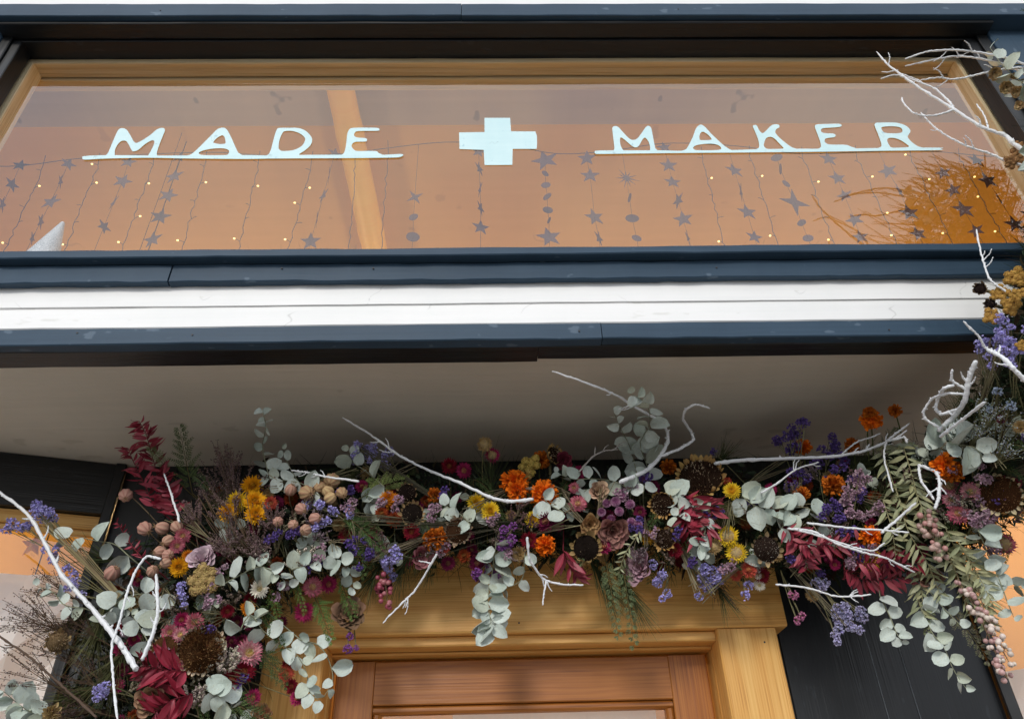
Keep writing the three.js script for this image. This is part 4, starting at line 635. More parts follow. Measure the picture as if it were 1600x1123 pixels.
// the garland's heart: twisted vine and dark evergreen filling
rnd = mulberry(11);
{
  const o = thing('garland_vine', 'twisted brown vine carrying the dried flower garland', 'vine', corePts[0].clone());
  for (let k = 0; k < 4; k++) { const g = new GB(), N = 220, pts = []; for (let i = 0; i <= N; i++) { const t = i / N, q = coreCurve.getPoint(t), a = t * 34 + k * 1.57; q.add(V3(Math.cos(a) * .016, Math.sin(a) * .016, Math.sin(a * 1.3) * .012)).sub(corePts[0]); pts.push(q); } g.tube(pts, (t, i) => .0075 + .002 * vn(i * .4, k, 4096, 64, 3), 7, [.07, .05, .03]); mesh('vine_strand', g.build(), mat.plant, o); }
}
{
  const g = new GB();
  const fill = (t, n, big) => { };
  for (let i = 0; i < 44000; i++) {
    const f = Math.pow(rnd(), 1) * .985, idx = f * (COURSE.length - 1), a = COURSE[Math.floor(idx)], b = COURSE[Math.min(COURSE.length - 1, Math.floor(idx) + 1)], k = idx % 1, R = lerp(a[3], b[3], k), h0 = rnd(), ang = rnd() * 6.283, q = Math.sqrt(rnd()) * (h0 < .12 ? 1.12 : .96);
    const x = lerp(a[0], b[0], k) + Math.cos(ang) * R * q, y = lerp(a[1], b[1], k) + Math.sin(ang) * R * q;
    const zz = lerp(a[2], b[2], k), p = at(x, y, zz + rr(-.08, .05) * Math.sqrt(Math.max(.06, 1 - q * q * .9))); if (p.y > 2.56 && p.z < .05) continue;
    if (p.z < -.02 && p.z < -.50 && p.y < 2.36 && p.y > 2.1) p.z = -.50;
    const d = V3(rr(-1, 1), rr(-1, 1), rr(-.5, 1)).normalize(), up = V3(rr(-1, 1), rr(-1, 1), rr(-1, 1)), h = rnd();
    const c = h < .62 ? vary([.022, .034, .016], .5) : h < .85 ? vary([.045, .032, .02], .5) : vary([.035, .05, .03], .5);
    if (h < .7) g.petal(p, d, up, rr(.03, .07), .0016, { nu: 1, nv: 3, curl: rr(-.8, .8), prof: t => 1 - .7 * t, col: c });
    else g.petal(p, d, up, rr(.015, .04), rr(.006, .014), { nu: 2, nv: 3, curl: rr(-1, 1), cup: .2, prof: lanceProf, col: c });
  }
  tag(mesh('evergreen_filling', g.build(), mat.plant, scene), 'dark evergreen needles and dry leaves filling the flower garland', 'foliage', null, 'stuff');
}

// ---------------------------------------------------------------- what is tied into the garland
rnd = mulberry(2024);
for (const [x, y, tx, ty, w, n, wd] of [[170, 930, 130, 1050, 'dark olive pine needle tuft', 170, .45], [200, 1000, 150, 1110, 'long drooping pine needle tuft', 190, .5], [190, 880, 110, 860, 'shadowed pine needle tuft', 90, .5], [650, 850, 600, 930, 'drooping dark pine needles', 130, .5], [690, 830, 650, 910, 'drooping dark pine needles', 130, .5], [600, 870, 560, 940, 'drooping dark pine needles', 110, .5], [880, 800, 800, 770, 'dark pine needle tuft', 100, .6], [920, 870, 975, 965, 'hanging dark pine needles', 150, .35], [960, 880, 1010, 985, 'hanging dark pine needles', 120, .3], [1090, 800, 1180, 800, 'straw coloured pine needle tuft', 130, .4], [1110, 900, 1150, 960, 'thin dark hanging needles', 70, .4], [1310, 760, 1380, 700, 'grey green pine needles', 110, .5], [1350, 800, 1420, 760, 'grey green pine needles', 110, .6], [1500, 700, 1540, 600, 'dark pine needle tuft', 140, .6], [1540, 680, 1600, 640, 'yellow green needle spray', 160, .7], [1520, 660, 1500, 610, 'dark pine needle tuft', 100, .6], [1480, 880, 1560, 960, 'dark pine needle tuft', 90, .5], [770, 780, 760, 700, 'shadowed pine tuft', 70, .6], [1110, 740, 1150, 690, 'shadowed pine tuft', 90, .6]])
  pine(x, y, tx, ty, w, n, wd, w.startsWith('straw') || w.startsWith('yellow') ? [.15, .14, .06] : w.startsWith('dark olive') || w.startsWith('long') ? [.075, .08, .035] : undefined);
for (const [x, y, tx, ty, w, c, wd] of [[300, 770, 283, 656, 'thin upright conifer twig', [.05, .07, .03], .38], [265, 740, 235, 690, 'pale green conifer tip', [.16, .19, .09], .4], [330, 770, 300, 730, 'pale green conifer tip', [.07, .10, .05], .4], [530, 800, 600, 850, 'fresh green cedar frond', [.06, .11, .04], .4], [545, 830, 570, 890, 'fresh green cedar frond', [.07, .12, .04], .4], [420, 920, 440, 965, 'bright green cedar frond', [.11, .19, .05], .45], [400, 945, 445, 1000, 'dark cedar frond', [.05, .09, .03], .4], [455, 900, 478, 945, 'bright green cedar frond', [.13, .2, .05], .45], [530, 900, 553, 955, 'bright green cedar frond', [.10, .18, .05], .5], [490, 930, 520, 990, 'bright green cedar frond', [.08, .15, .04], .5], [400, 1010, 450, 1060, 'dark cedar frond', [.05, .08, .03], .5], [340, 1090, 430, 1120, 'dark cedar frond', [.05, .08, .03], .5], [560, 780, 640, 740, 'yellow green ferny frond', [.22, .27, .09], .45], [590, 770, 575, 740, 'yellow green ferny frond', [.18, .24, .08], .5], [930, 830, 900, 880, 'grey green ferny sprig', [.13, .17, .09], .35], [945, 870, 965, 985, 'grey green ferny sprig', [.12, .15, .08], .25], [970, 870, 990, 1000, 'grey green ferny sprig', [.10, .13, .07], .22], [1380, 700, 1400, 660, 'grey green ferny sprig', [.14, .17, .1], .4], [1560, 700, 1600, 690, 'dark cedar frond', [.06, .09, .04], .5], [1470, 940, 1540, 1020, 'brown withered frond', [.10, .09, .07], .3], [1440, 930, 1445, 985, 'grey green ferny sprig', [.22, .24, .14], .25]])
  cedar(x, y, tx, ty, w, c, wd);
// off past the edge of the view the garland keeps climbing
for (const [x, y, tx, ty] of [[1640, 520, 1680, 420], [1650, 440, 1720, 360], [1660, 400, 1600, 420], [1670, 330, 1760, 270], [1680, 300, 1730, 180], [1690, 250, 1620, 270], [1680, 200, 1740, 120], [1670, 160, 1610, 170], [1660, 120, 1700, 40], [1660, 480, 1740, 480], [1680, 380, 1640, 340], [1690, 300, 1790, 330]]) cedar(x, y, tx, ty, 'broad cedar frond', [.06, .09, .035], .55, .05);
for (const [x, y, tx, ty] of [[1660, 450, 1750, 400], [1680, 280, 1650, 200], [1690, 340, 1790, 300], [1660, 180, 1740, 230]]) pine(x, y, tx, ty, 'thick pine needle tuft', 160, .7);

for (let i = 0; i < 8; i++) { const y = rr(3.2, 3.6), p = V3(rr(1.66, 1.8), y, .2); cedar(1690, 250, 1700, 200, 'outward reaching cedar frond', [.06, .09, .035], .8, .05, p, V3(rr(1.42, 1.8), y + rr(.0, .3), rr(.4, .75))); }
for (const [x, y, tx, ty] of [[1650, 330, 1720, 250], [1660, 250, 1730, 150], [1670, 300, 1640, 200], [1660, 200, 1700, 80], [1680, 350, 1780, 330], [1660, 150, 1640, 40]]) eucalyptus('leafy eucalyptus beyond the pier edge', [[x, y], [(x + tx) / 2, (y + ty) / 2], [tx, ty]], 16, 50, { dz: .08, spread: 1 });
eucalyptus('pale eucalyptus leaves below twiggy sprays', [[70, 1123], [35, 1105], [5, 1080]], 9, 34); pine(150, 1070, 70, 1120, 'long drooping pine needle tuft', 130, .6, [.075, .08, .035]); pine(140, 960, 60, 1000, 'sparse brown needle tuft', 90, .6, [.09, .07, .04]); mist(20, 960, 70, 'sparse dark brown twiggy spray', [.09, .055, .05], [140, 1000], 20, 'twiggy_spray', .0016, [.10, .065, .04], 9);
straws('sheaf of dry straw coloured stalks', 200, 950, 70, 820, 12, 12); for (let i = 0; i < 8; i++) { const y = rr(3.2, 3.6), p = V3(rr(1.66, 1.8), y, .2); cedar(1690, 250, 1700, 200, 'outward reaching cedar frond', [.06, .09, .035], .8, .05, p, V3(rr(1.42, 1.8), y + rr(.0, .3), rr(.4, .75))); }
for (const [x, y, tx, ty] of [[1650, 330, 1720, 250], [1660, 250, 1730, 150], [1670, 300, 1640, 200], [1660, 200, 1700, 80], [1680, 350, 1780, 330], [1660, 150, 1640, 40]]) eucalyptus('leafy eucalyptus beyond the pier edge', [[x, y], [(x + tx) / 2, (y + ty) / 2], [tx, ty]], 16, 50, { dz: .08, spread: 1 });
eucalyptus('pale eucalyptus leaves below twiggy sprays', [[70, 1123], [35, 1105], [5, 1080]], 9, 34); pine(150, 1070, 70, 1120, 'long drooping pine needle tuft', 130, .6, [.075, .08, .035]); pine(140, 960, 60, 1000, 'sparse brown needle tuft', 90, .6, [.09, .07, .04]); mist(20, 960, 70, 'sparse dark brown twiggy spray', [.09, .055, .05], [140, 1000], 20, 'twiggy_spray', .0016, [.10, .065, .04], 9);
straws('sheaf of dry straw coloured stalks', 210, 960, 110, 850, 10, 12); straws('grey dry stalks behind the white twig', 700, 790, 560, 700, 12, 12, [.13, .12, .08]); straws('fan of grey stalks', 720, 820, 560, 810, 12, 10, [.14, .13, .08]); straws('fan of pale stalks', 690, 830, 590, 870, 12, 9, [.26, .22, .14]); straws('fan of pale stalks', 1060, 850, 1100, 920, 14, 16, [.26, .23, .14]); straws('fan of pale stalks', 1230, 880, 1310, 960, 12, 22, [.16, .14, .09]); straws('brown stalk fan', 370, 880, 330, 800, 12, 40, [.12, .08, .05]); straws('brown stalk fan', 400, 870, 380, 800, 12, 40, [.12, .08, .05]); straws('pale stalk fan', 1530, 640, 1560, 540, 12, 26, [.26, .22, .13]); straws('curled grey stems', 860, 810, 640, 850, 12, 30, [.08, .075, .05]);

for (const [x, y, d, root] of [[352, 712, 52, [370, 820]], [335, 750, 66, [360, 830]], [370, 745, 60, [370, 830]], [350, 790, 50, [380, 850]], [385, 838, 64, [400, 890]], [345, 845, 40, [370, 890]], [425, 805, 44, [430, 850]], [300, 800, 36, [310, 860]], [405, 860, 44, [410, 890]]]) mist(x, y, d, 'brown mauve sea lavender spray', [.20, .135, .13], root, 30);
for (const [x, y, d, root] of [[60, 990, 80, [180, 1080]], [30, 1040, 80, [150, 1110]], [110, 1050, 60, [180, 1090]], [60, 905, 60, [160, 960]], [100, 1100, 60, [180, 1120]], [110, 970, 50, [190, 1020]]]) mist(x, y, d, 'sparse dark brown twiggy spray', [.09, .055, .05], root, 22, 'twiggy_spray', .0016, [.10, .065, .04], 9);
for (const [x, y, d] of [[1560, 640, 60], [1580, 690, 50], [1540, 665, 40]]) mist(x, y, d, 'grey blue fine blossom spray', [.32, .36, .38], [x - 40, y + 60], 30, 'blossom_spray', .0017, [.30, .30, .16], 8);
for (const [x, y, d, r] of [[410, 865, 22, [440, 900]], [472, 860, 34, [470, 900]], [452, 872, 18, [460, 910]], [497, 864, 18, [500, 900]]]) mist(x, y, d, 'tiny cream filler blossoms', [.72, .62, .52], r, 8, 'blossom_spray', .0024, [.28, .28, .16], 12);
for (const [x, y, d] of [[1130, 935, 50], [1345, 905, 30]]) mist(x, y, d, 'dark bare seed stalks', [.05, .035, .03], [x - 20, y - 60], 14, 'twiggy_spray', .0013, [.06, .04, .03], 4);

// leaves
const dk = {};
eucalyptus('grey green round eucalyptus sprig', [[200, 868], [178, 850], [150, 845], [112, 838], [95, 845]], 7, 32);
eucalyptus('small leaved pale eucalyptus sprig', [[130, 950], [100, 945], [82, 925], [55, 915]], 10, 19);
eucalyptus('broad pale eucalyptus sprig', [[250, 965], [245, 935], [215, 928], [178, 945], [158, 972]], 8, 36);
eucalyptus('green grey eucalyptus sprig', [[235, 1010], [215, 975], [205, 960]], 6, 28);
eucalyptus('silvery round leaved eucalyptus sprig', [[345, 915], [375, 898], [405, 885], [430, 895], [452, 915]], 13, 30);
eucalyptus('pale overlapping eucalyptus sprig', [[455, 890], [490, 880], [520, 872], [545, 890], [553, 920]], 14, 29);
eucalyptus('long arching eucalyptus sprig', [[375, 985], [390, 960], [410, 985], [440, 1008], [465, 1025], [480, 1055], [482, 1080], [500, 1095]], 20, 28);
eucalyptus('big leaved eucalyptus sprig', [[322, 1078], [338, 1085], [355, 1100], [375, 1123]], 9, 36);
eucalyptus('upright eucalyptus tip under the soffit', [[420, 745], [410, 700], [415, 665], [410, 642]], 13, 21, dk);
eucalyptus('eucalyptus leaves under the soffit', [[470, 760], [450, 725], [440, 700]], 6, 22, dk);
eucalyptus('pale eucalyptus leaves behind seed pods', [[500, 775], [470, 755], [440, 750], [420, 748]], 7, 32);
eucalyptus('eucalyptus leaves by lilac statice', [[600, 760], [570, 735], [550, 720], [545, 700]], 7, 30, dk);
eucalyptus('dense hanging eucalyptus sprig over lintel face', [[775, 850], [768, 900], [762, 935], [766, 965], [770, 985]], 26, 30, { spread: 1.1, small: 1 });
eucalyptus('folded grey eucalyptus leaves', [[735, 820], [715, 800], [695, 790]], 6, 30);
eucalyptus('white green eucalyptus sprig', [[985, 765], [960, 752], [925, 748], [893, 748], [870, 738]], 14, 26);
eucalyptus('olive eucalyptus leaves under marigold', [[880, 800], [862, 790], [835, 765]], 5, 28);
eucalyptus('large leaved eucalyptus reaching the soffit', [[1005, 770], [1012, 730], [1000, 695], [1015, 665], [1010, 630], [985, 615]], 22, 34);
eucalyptus('eucalyptus tip under the soffit', [[1000, 760], [985, 700], [968, 665], [960, 645]], 10, 24, dk);
eucalyptus('eucalyptus sprig hiding a dark sunflower', [[1040, 770], [1052, 775], [1060, 790], [1062, 815]], 8, 29);
eucalyptus('small leaved eucalyptus sprig on crimson leaves', [[1085, 785], [1098, 800], [1102, 830], [1092, 855], [1105, 865]], 12, 24);
eucalyptus('broad pale eucalyptus sprig', [[1160, 775], [1180, 790], [1210, 795], [1235, 800], [1222, 825]], 13, 34);
eucalyptus('broad pale eucalyptus sprig', [[1290, 815], [1265, 795], [1240, 790]], 5, 36);
eucalyptus('short hanging eucalyptus tip', [[1375, 930], [1392, 965], [1402, 990], [1410, 1002]], 9, 24, dk);
eucalyptus('long hanging eucalyptus tip', [[1440, 950], [1458, 990], [1475, 1010], [1490, 1045], [1510, 1075]], 13, 26);
eucalyptus('loose eucalyptus leaves among stems', [[1450, 920], [1475, 950], [1500, 975]], 7, 24, dk);
eucalyptus('bluish green eucalyptus rosette', [[1470, 700], [1485, 690], [1500, 695], [1525, 700], [1535, 715]], 9, 42, { spread: 1.1 });
eucalyptus('folded pale eucalyptus leaves', [[1530, 830], [1542, 860], [1550, 885]], 7, 30);
eucalyptus('broad leaves over orange glass', [[1540, 890], [1570, 905], [1600, 920]], 7, 32, dk);
eucalyptus('broad leaves over orange glass', [[1560, 900], [1575, 940], [1585, 965]], 5, 30, dk);
eucalyptus('eucalyptus tip before the window frame', [[1640, 150], [1600, 130], [1570, 105], [1548, 75]], 12, 28, { small: .9 });
eucalyptus('eucalyptus leaves in shade', [[820, 870], [815, 905], [790, 920]], 5, 26, dk);
eucalyptus('dark green leaves by hidden casing', [[470, 1000], [500, 1010], [520, 1060], [505, 1090]], 8, 28, dk);
ruby('tall crimson leaf plume', [[262, 800], [250, 760], [238, 715], [228, 680], [217, 658]], 70, 27); ruby('tall crimson leaf plume', [[240, 790], [222, 750], [205, 715], [200, 700]], 34, 24); ruby('tall crimson leaf plume', [[275, 805], [262, 765], [250, 730]], 34, 25);
ruby('drooping rosy bud spike', [[222, 872], [200, 845], [182, 815]], 26, 14, { spread: .5 });
ruby('spiky crimson leaf burst', [[290, 1050], [255, 1045], [222, 1040]], 34, 46, { spread: .6 }); ruby('spiky crimson leaf burst', [[300, 1085], [265, 1095], [240, 1115]], 34, 46, { spread: .7 });
ruby('crimson leaf tuft', [[1055, 770], [1080, 790], [1095, 815]], 24, 34); ruby('crimson leaf tuft', [[1100, 780], [1112, 800], [1105, 830]], 18, 34, { mats: mat.rubyPink }); ruby('crimson leaf tuft', [[1070, 800], [1075, 825], [1085, 845]], 18, 30);
ruby('dusky pink leaf tuft', [[880, 860], [890, 885], [905, 905]], 20, 34, { mats: mat.rubyPink, hang: .5 });
ruby('dusty rose leaf branch', [[1230, 825], [1260, 850], [1300, 850], [1340, 845]], 56, 27, { mats: mat.rubyPink }); ruby('dusty rose leaf branch', [[1235, 840], [1255, 865], [1262, 885]], 22, 27, { mats: mat.rubyPink });
ruby('broad dark red leaf branch', [[1320, 890], [1350, 905], [1385, 905], [1430, 900]], 54, 28, { mats: mat.rubyPink }); ruby('broad dark red leaf branch', [[1340, 880], [1380, 880], [1440, 880]], 34, 26);
for (const [l, n, s] of [[[[1375, 690], [1385, 720], [1398, 760], [1415, 800]], 26, 26], [[[1410, 690], [1425, 740], [1440, 790], [1465, 830]], 34, 26], [[[1420, 740], [1445, 800], [1480, 860], [1500, 910], [1515, 950]], 44, 28], [[[1400, 760], [1420, 830], [1450, 880], [1470, 930]], 34, 28], [[[1480, 830], [1510, 890], [1535, 950], [1548, 985]], 40, 30], [[[1500, 850], [1530, 900], [1555, 950]], 30, 26], [[[1380, 780], [1395, 830], [1400, 870]], 20, 26], [[[1425, 910], [1438, 945], [1448, 980]], 14, 24], [[[1435, 880], [1440, 910], [1442, 940]], 14, 26], [[[1000, 830], [975, 870], [965, 910]], 20, 16]]) olive('dried olive green willow leaf strand', l, n, s);

// smaller things sunk deep between the others
{
  const spots = []; for (let i = 0; spots.length < 330 && i < 14000; i++) { const f = rr(.09, .70) * (COURSE.length - 1), k = f % 1, A = COURSE[Math.floor(f)], B = COURSE[Math.floor(f) + 1], R = lerp(A[3], B[3], k) * .85, x = lerp(A[0], B[0], k) + rr(-R, R), y = lerp(A[1], B[1], k) + rr(-R, R); if (spots.every(s => Math.hypot(s[0] - x, s[1] - y) > 14)) spots.push([x, y]); }
  spots.forEach(([x, y], i) => {
    const h = i % 8; if (h === 5 && i % 16 > 8) { pine(x, y, x + rr(-60, 60), y + rr(-40, 70), 'deep set pine tuft', 60, .5); return; }
    if (h < 3) strawflower(x, y, rr(17, 24), pick(['crimson', 'plum', 'rust', 'tan', 'plum', 'magenta']), { dz: -.03 });
    else if (h === 3 && i % 16 > 8) mist(x, y, rr(24, 36), 'deep set tangled dry spray', pick([[.20, .15, .12], [.30, .26, .18], [.16, .09, .09], [.26, .2, .22]]), [x + rr(-30, 30), y + 20], 20, 'blossom_spray', .0016, [.16, .13, .08], 16);
    else if (h === 3) eucalyptus('deep set eucalyptus leaves', [[x, y], [x + rr(-25, 25), y + rr(-20, 25)], [x + rr(-40, 40), y + rr(-10, 40)]], 7, 24, { dz: -.01 });
    else if (h === 4) statice(i % 16 < 8 ? 'deep set mauve statice' : 'deep set violet statice', i % 16 < 8 ? 'mauve' : 'violet', [[x, y, 18], [x + 10, y - 8, 14]], [x + 20, y + 30]);
    else if (h === 5) mist(x, y, rr(26, 40), 'deep set grey brown blossom spray', pick([[.20, .15, .12], [.26, .24, .18], [.16, .09, .09]]), [x + rr(-20, 20), y + 24], 14, 'blossom_spray', .0018, [.16, .13, .08], 14);
    else if (h === 6) cedar(x, y, x + rr(-50, 50), y + rr(-30, 60), 'deep set cedar tip', [.05, .08, .03], .45, .01);
    else straws('deep set dry stalk fan', x, y, x + rr(-80, 80), y + rr(-50, 60), 9, 16, pick([[.22, .19, .11], [.12, .10, .06], [.28, .24, .15]]));
  });
}
// flower heads
const S = [[394, 759, 34, 'gold'], [370, 784, 33, 'yellow'], [356, 801, 32, 'gold'], [398, 784, 36, 'gold'], [399, 804, 34, 'gold'], [423, 786, 22, 'coral'], [279, 886, 30, 'gold'], [293, 868, 18, 'amber'], [285, 837, 24, 'pink'], [276, 853, 24, 'pink'], [283, 968, 24, 'magenta'], [303, 972, 30, 'pink'], [265, 988, 26, 'pink'], [281, 992, 24, 'pinkwhite'], [381, 1049, 34, 'crimson'], [360, 1063, 36, 'crimson'], [395, 1090, 26, 'magenta'], [389, 1020, 42, 'pinkwhite'], [387, 951, 24, 'amber'], [405, 920, 28, 'white'], [488, 917, 32, 'pink'], [513, 913, 27, 'magenta'], [475, 956, 32, 'magenta'], [447, 1052, 26, 'coral'], [455, 1072, 24, 'crimson'], [465, 1090, 26, 'magenta'], [448, 1038, 18, 'crimson'],
  [607, 781, 30, 'amber'], [596, 802, 22, 'rust'], [616, 812, 27, 'rust'], [643, 831, 27, 'crimson'], [702, 728, 26, 'crimson'], [725, 735, 26, 'magenta'], [744, 785, 28, 'yellow'], [766, 798, 30, 'yellow'], [833, 811, 26, 'yellow'], [852, 815, 32, 'plum'], [827, 844, 28, 'crimson'], [811, 866, 26, 'tan'], [903, 787, 28, 'pink'], [904, 739, 24, 'magenta'], [897, 762, 18, 'pink'], [944, 854, 26, 'magenta'], [1012, 839, 25, 'mustard'], [1054, 859, 27, 'crimson'], [1144, 767, 27, 'yellow'], [1137, 752, 14, 'coral'], [1170, 890, 26, 'coral'], [1191, 899, 26, 'crimson'], [1150, 898, 20, 'coral'], [1187, 914, 18, 'white'], [1184, 898, 15, 'white'], [725, 868, 22, 'rust'], [745, 880, 26, 'plum'],
  [1357, 872, 38, 'yellow'], [1517, 768, 31, 'pinkwhite'], [1489, 781, 29, 'pinkwhite'], [1498, 802, 33, 'pink'], [1595, 667, 22, 'tan'], [1250, 880, 20, 'magenta'], [1305, 882, 18, 'magenta'], [1566, 655, 16, 'plum'], [700, 880, 24, 'plum'], [692, 855, 24, 'coral'], [790, 870, 22, 'plum'], [1000, 800, 20, 'plum'], [1230, 830, 22, 'plum'], [1290, 860, 24, 'plum'], [430, 890, 22, 'crimson'], [355, 955, 22, 'crimson'], [1270, 930, 20, 'tan'], [240, 925, 22, 'rust'], [245, 960, 22, 'crimson'], [195, 980, 22, 'crimson'], [210, 895, 18, 'rust']];
for (const [x, y, d, c] of S) strawflower(x, y, d, c);
for (const [x, y, d, c] of [[757, 694, 25, 'tan'], [769, 711, 24, 'magenta'], [1138, 838, 33, 'yellow'], [1151, 864, 32, 'yellow'], [1115, 854, 27, 'tan'], [1483, 757, 31, 'pink'], [1570, 851, 34, 'pink']]) strawflower(x, y, d, c, { back: true });
for (const [x, y, d, k] of [[681, 842, 38, 1], [678, 774, 22, 1], [804, 755, 42, 0], [850, 773, 42, 0], [851, 852, 32, 0], [845, 719, 26, 1], [808, 768, 34, 0], [1362, 657, 31, 0], [1359, 644, 18, 1], [1399, 642, 20, 1], [1255, 699, 26, 0], [1332, 696, 24, 1], [1253, 773, 24, 1], [1302, 758, 36, 1], [1361, 839, 34, 0], [1480, 730, 42, 0], [1045, 730, 24, 1], [1490, 738, 30, 1]]) marigold(x, y, d, k);
sunflower(315, 1016, 78, 'huge brown sunflower head with cream fringe', { disc: .43, dome: .16, seed: [.15, .065, .024], tip: [.04, .018, .01], pale: .35, paleC: [.46, .27, .11], n: 700, spike: .11, petal: [.62, .55, .42], petals: 30, len: .13 });
sunflower(257, 1014, 42, 'small tawny seed head beside huge sunflower', { disc: .45, seed: [.18, .08, .03], pale: .3, paleC: [.3, .17, .07], n: 260, petal: [.5, .42, .3], petals: 18, len: .1 });
sunflower(1095, 746, 76, 'large sunflower head facing up with golden petals', { disc: .43, seed: [.05, .025, .014], pale: .2, n: 420, petal: [.42, .25, .08], petals: 30, len: .17, face: [0, .5, 0] });
sunflower(916, 856, 50, 'black sunflower head above dusky leaves', { seed: [.025, .016, .012], pale: .03, petals: 20, len: .24, petal: [.3, .19, .08] });
sunflower(1035, 788, 44, 'speckled sunflower head half hidden by eucalyptus', { pale: .25, petals: 22, len: .2, face: [-.2, -.2, 0] });
sunflower(1039, 842, 38, 'small speckled sunflower head by crimson strawflower', { pale: .25, petals: 20, len: .22 });
sunflower(644, 803, 40, 'black seeded sunflower head by rust strawflowers', { seed: [.03, .02, .015], pale: .05, petals: 18, len: .24, petal: [.3, .2, .1] });
sunflower(636, 770, 34, 'withered black seed head above rust strawflowers', { seed: [.03, .018, .013], pale: .1, petals: 14, len: .2, petal: [.16, .1, .06] });
sunflower(715, 830, 46, 'brown seed head with short pale petals', { seed: [.10, .045, .02], pale: .1, petals: 22, len: .2, petal: [.36, .27, .2] });
sunflower(867, 711, 36, 'sunflower head turned sideways behind eucalyptus', { pale: .25, petals: 20, len: .2, petal: [.45, .27, .09], face: [.5, .4, -.2] });
sunflower(1563, 772, 66, 'brown sunflower head edged with cream petals', { disc: .43, seed: [.10, .04, .015], pale: .22, paleC: [.4, .22, .1], n: 380, petal: [.60, .50, .34], petals: 20, len: .16 });
sunflower(1198, 858, 46, 'dark scaly seed head speckled with white', { disc: .42, dome: .3, seed: [.05, .03, .022], pale: .35, paleC: [.6, .54, .45], petal: [.22, .16, .1], petals: 12, len: .22 });
sunflower(1532, 451, 27, 'dark brown shaggy daisy', { disc: .3, seed: [.05, .03, .025], petals: 20, len: .25, petal: [.09, .06, .05], n: 120 });
sunflower(1548, 475, 23, 'small black shaggy daisy', { disc: .3, seed: [.03, .02, .02], petals: 18, len: .25, petal: [.05, .035, .035], n: 120 });
sunflower(411, 1116, 42, 'salmon star shaped flower with long pointed petals', { disc: .12, n: 60, seed: [.4, .2, .1], petal: [.58, .33, .22], petals: 34, len: .42, lift: .7 });
sunflower(89, 1003, 44, 'tan artichoke like seed head', { disc: .34, dome: .5, seed: [.34, .23, .12], tip: [.5, .38, .22], pale: .2, spike: .12, n: 200, petal: [.34, .24, .13], petals: 16, len: .2, dz: .05 });
sunflower(80, 1116, 36, 'yellow tan thistle head', { disc: .25, seed: [.5, .36, .16], pale: .3, paleC: [.7, .58, .36], spike: .3, n: 160, petal: [.5, .38, .2], petals: 18, len: .26, dz: .05 });
for (const [x, y, d, t, a, b] of [[958, 832, 38, 'dusky mauve dried rose', [.26, .11, .10], [.34, .17, .14]], [999, 887, 38, 'purple pink dried rose', [.34, .17, .22], [.46, .30, .34]], [922, 820, 26, 'tan dried rosebud', [.38, .22, .10], [.46, .28, .13]], [936, 767, 24, 'peach dried rosebud', [.50, .31, .20], [.56, .38, .26]], [315, 872, 32, 'pale lilac dried rose', [.46, .32, .38], [.62, .48, .52]], [880, 720, 22, 'dark crimson rosebud', [.14, .02, .04], [.2, .03, .05]], [600, 918, 22, 'dark crimson rosebud', [.12, .02, .03], [.18, .03, .05]], [545, 960, 40, 'withered brown bloom', [.14, .08, .05], [.2, .12, .07]], [1455, 905, 30, 'withered brown bloom', [.24, .13, .10], [.32, .18, .12]], [235, 1095, 34, 'withered brown bloom', [.3, .17, .1], [.4, .25, .15]], [660, 870, 26, 'dusky mauve rosebud', [.26, .08, .1], [.34, .14, .15]]]) rose(x, y, d, t, a, b);
for (const [x, y] of [[948, 786], [962, 784], [972, 776], [984, 788], [990, 751], [996, 764], [987, 816], [997, 820], [968, 799], [955, 811], [1005, 750], [940, 800]]) globe(x, y, rr(13, 16));
yarrow(318, 906, 50, 'wide tan yarrow head', [.38, .27, .11], 11); yarrow(829, 727, 38, 'mustard yellow crumpled yarrow head', [.52, .38, .10], 8); yarrow(820, 745, 26, 'mustard yellow crumpled yarrow head', [.46, .32, .10], 6);
for (const [x, y, d] of [[1588, 433, 36], [1562, 458, 30], [1580, 478, 32], [1551, 495, 30], [1596, 540, 18], [1592, 460, 24]]) yarrow(x, y, d, 'golden tan bead like flower cluster', [.46, .27, .07], 9);
for (const [x, y, d] of [[1592, 232, 26], [1580, 252, 24], [1600, 250, 26]]) yarrow(x, y, d, 'brown tan dried flower cluster', [.36, .20, .09], 8);
for (const [x, y, d] of [[1556, 114, 15], [1574, 136, 16], [1590, 143, 14], [1594, 165, 12], [1585, 120, 10]]) rose(x, y, d, 'small straw coloured dry bud', [.44, .30, .14], [.52, .38, .2]);
rose(340, 1010, 20, 'cream dried bud beside huge sunflower', [.55, .48, .36], [.62, .55, .43]); mist(352, 1030, 40, 'cream grey fluffy blossom spray', [.5, .43, .36], [350, 1080], 24, 'blossom_spray', .0026, [.3, .25, .17], 26); mist(305, 1090, 36, 'grey tan fluffy blossom spray', [.36, .30, .26], [310, 1120], 24, 'blossom_spray', .0026, [.3, .25, .17], 26);
for (const [x, y, d, r] of [[196, 774, 23, [262, 860]], [226, 826, 24, [270, 870]], [253, 825, 22, [280, 880]], [276, 823, 20, [285, 880]], [262, 845, 20], [249, 862, 20], [262, 867, 20], [238, 892, 20], [175, 895, 26, [220, 930]], [258, 880, 18], [454, 765, 20], [479, 770, 26], [518, 752, 28], [534, 770, 20], [492, 810, 20], [477, 828, 20], [516, 778, 20], [434, 815, 18], [500, 762, 22], [512, 768, 20], [458, 820, 18], [470, 795, 20]]) pod(x, y, d, r, x > 465 && y < 785 ? [.50, .36, .19] : [.42, .26, .19]);
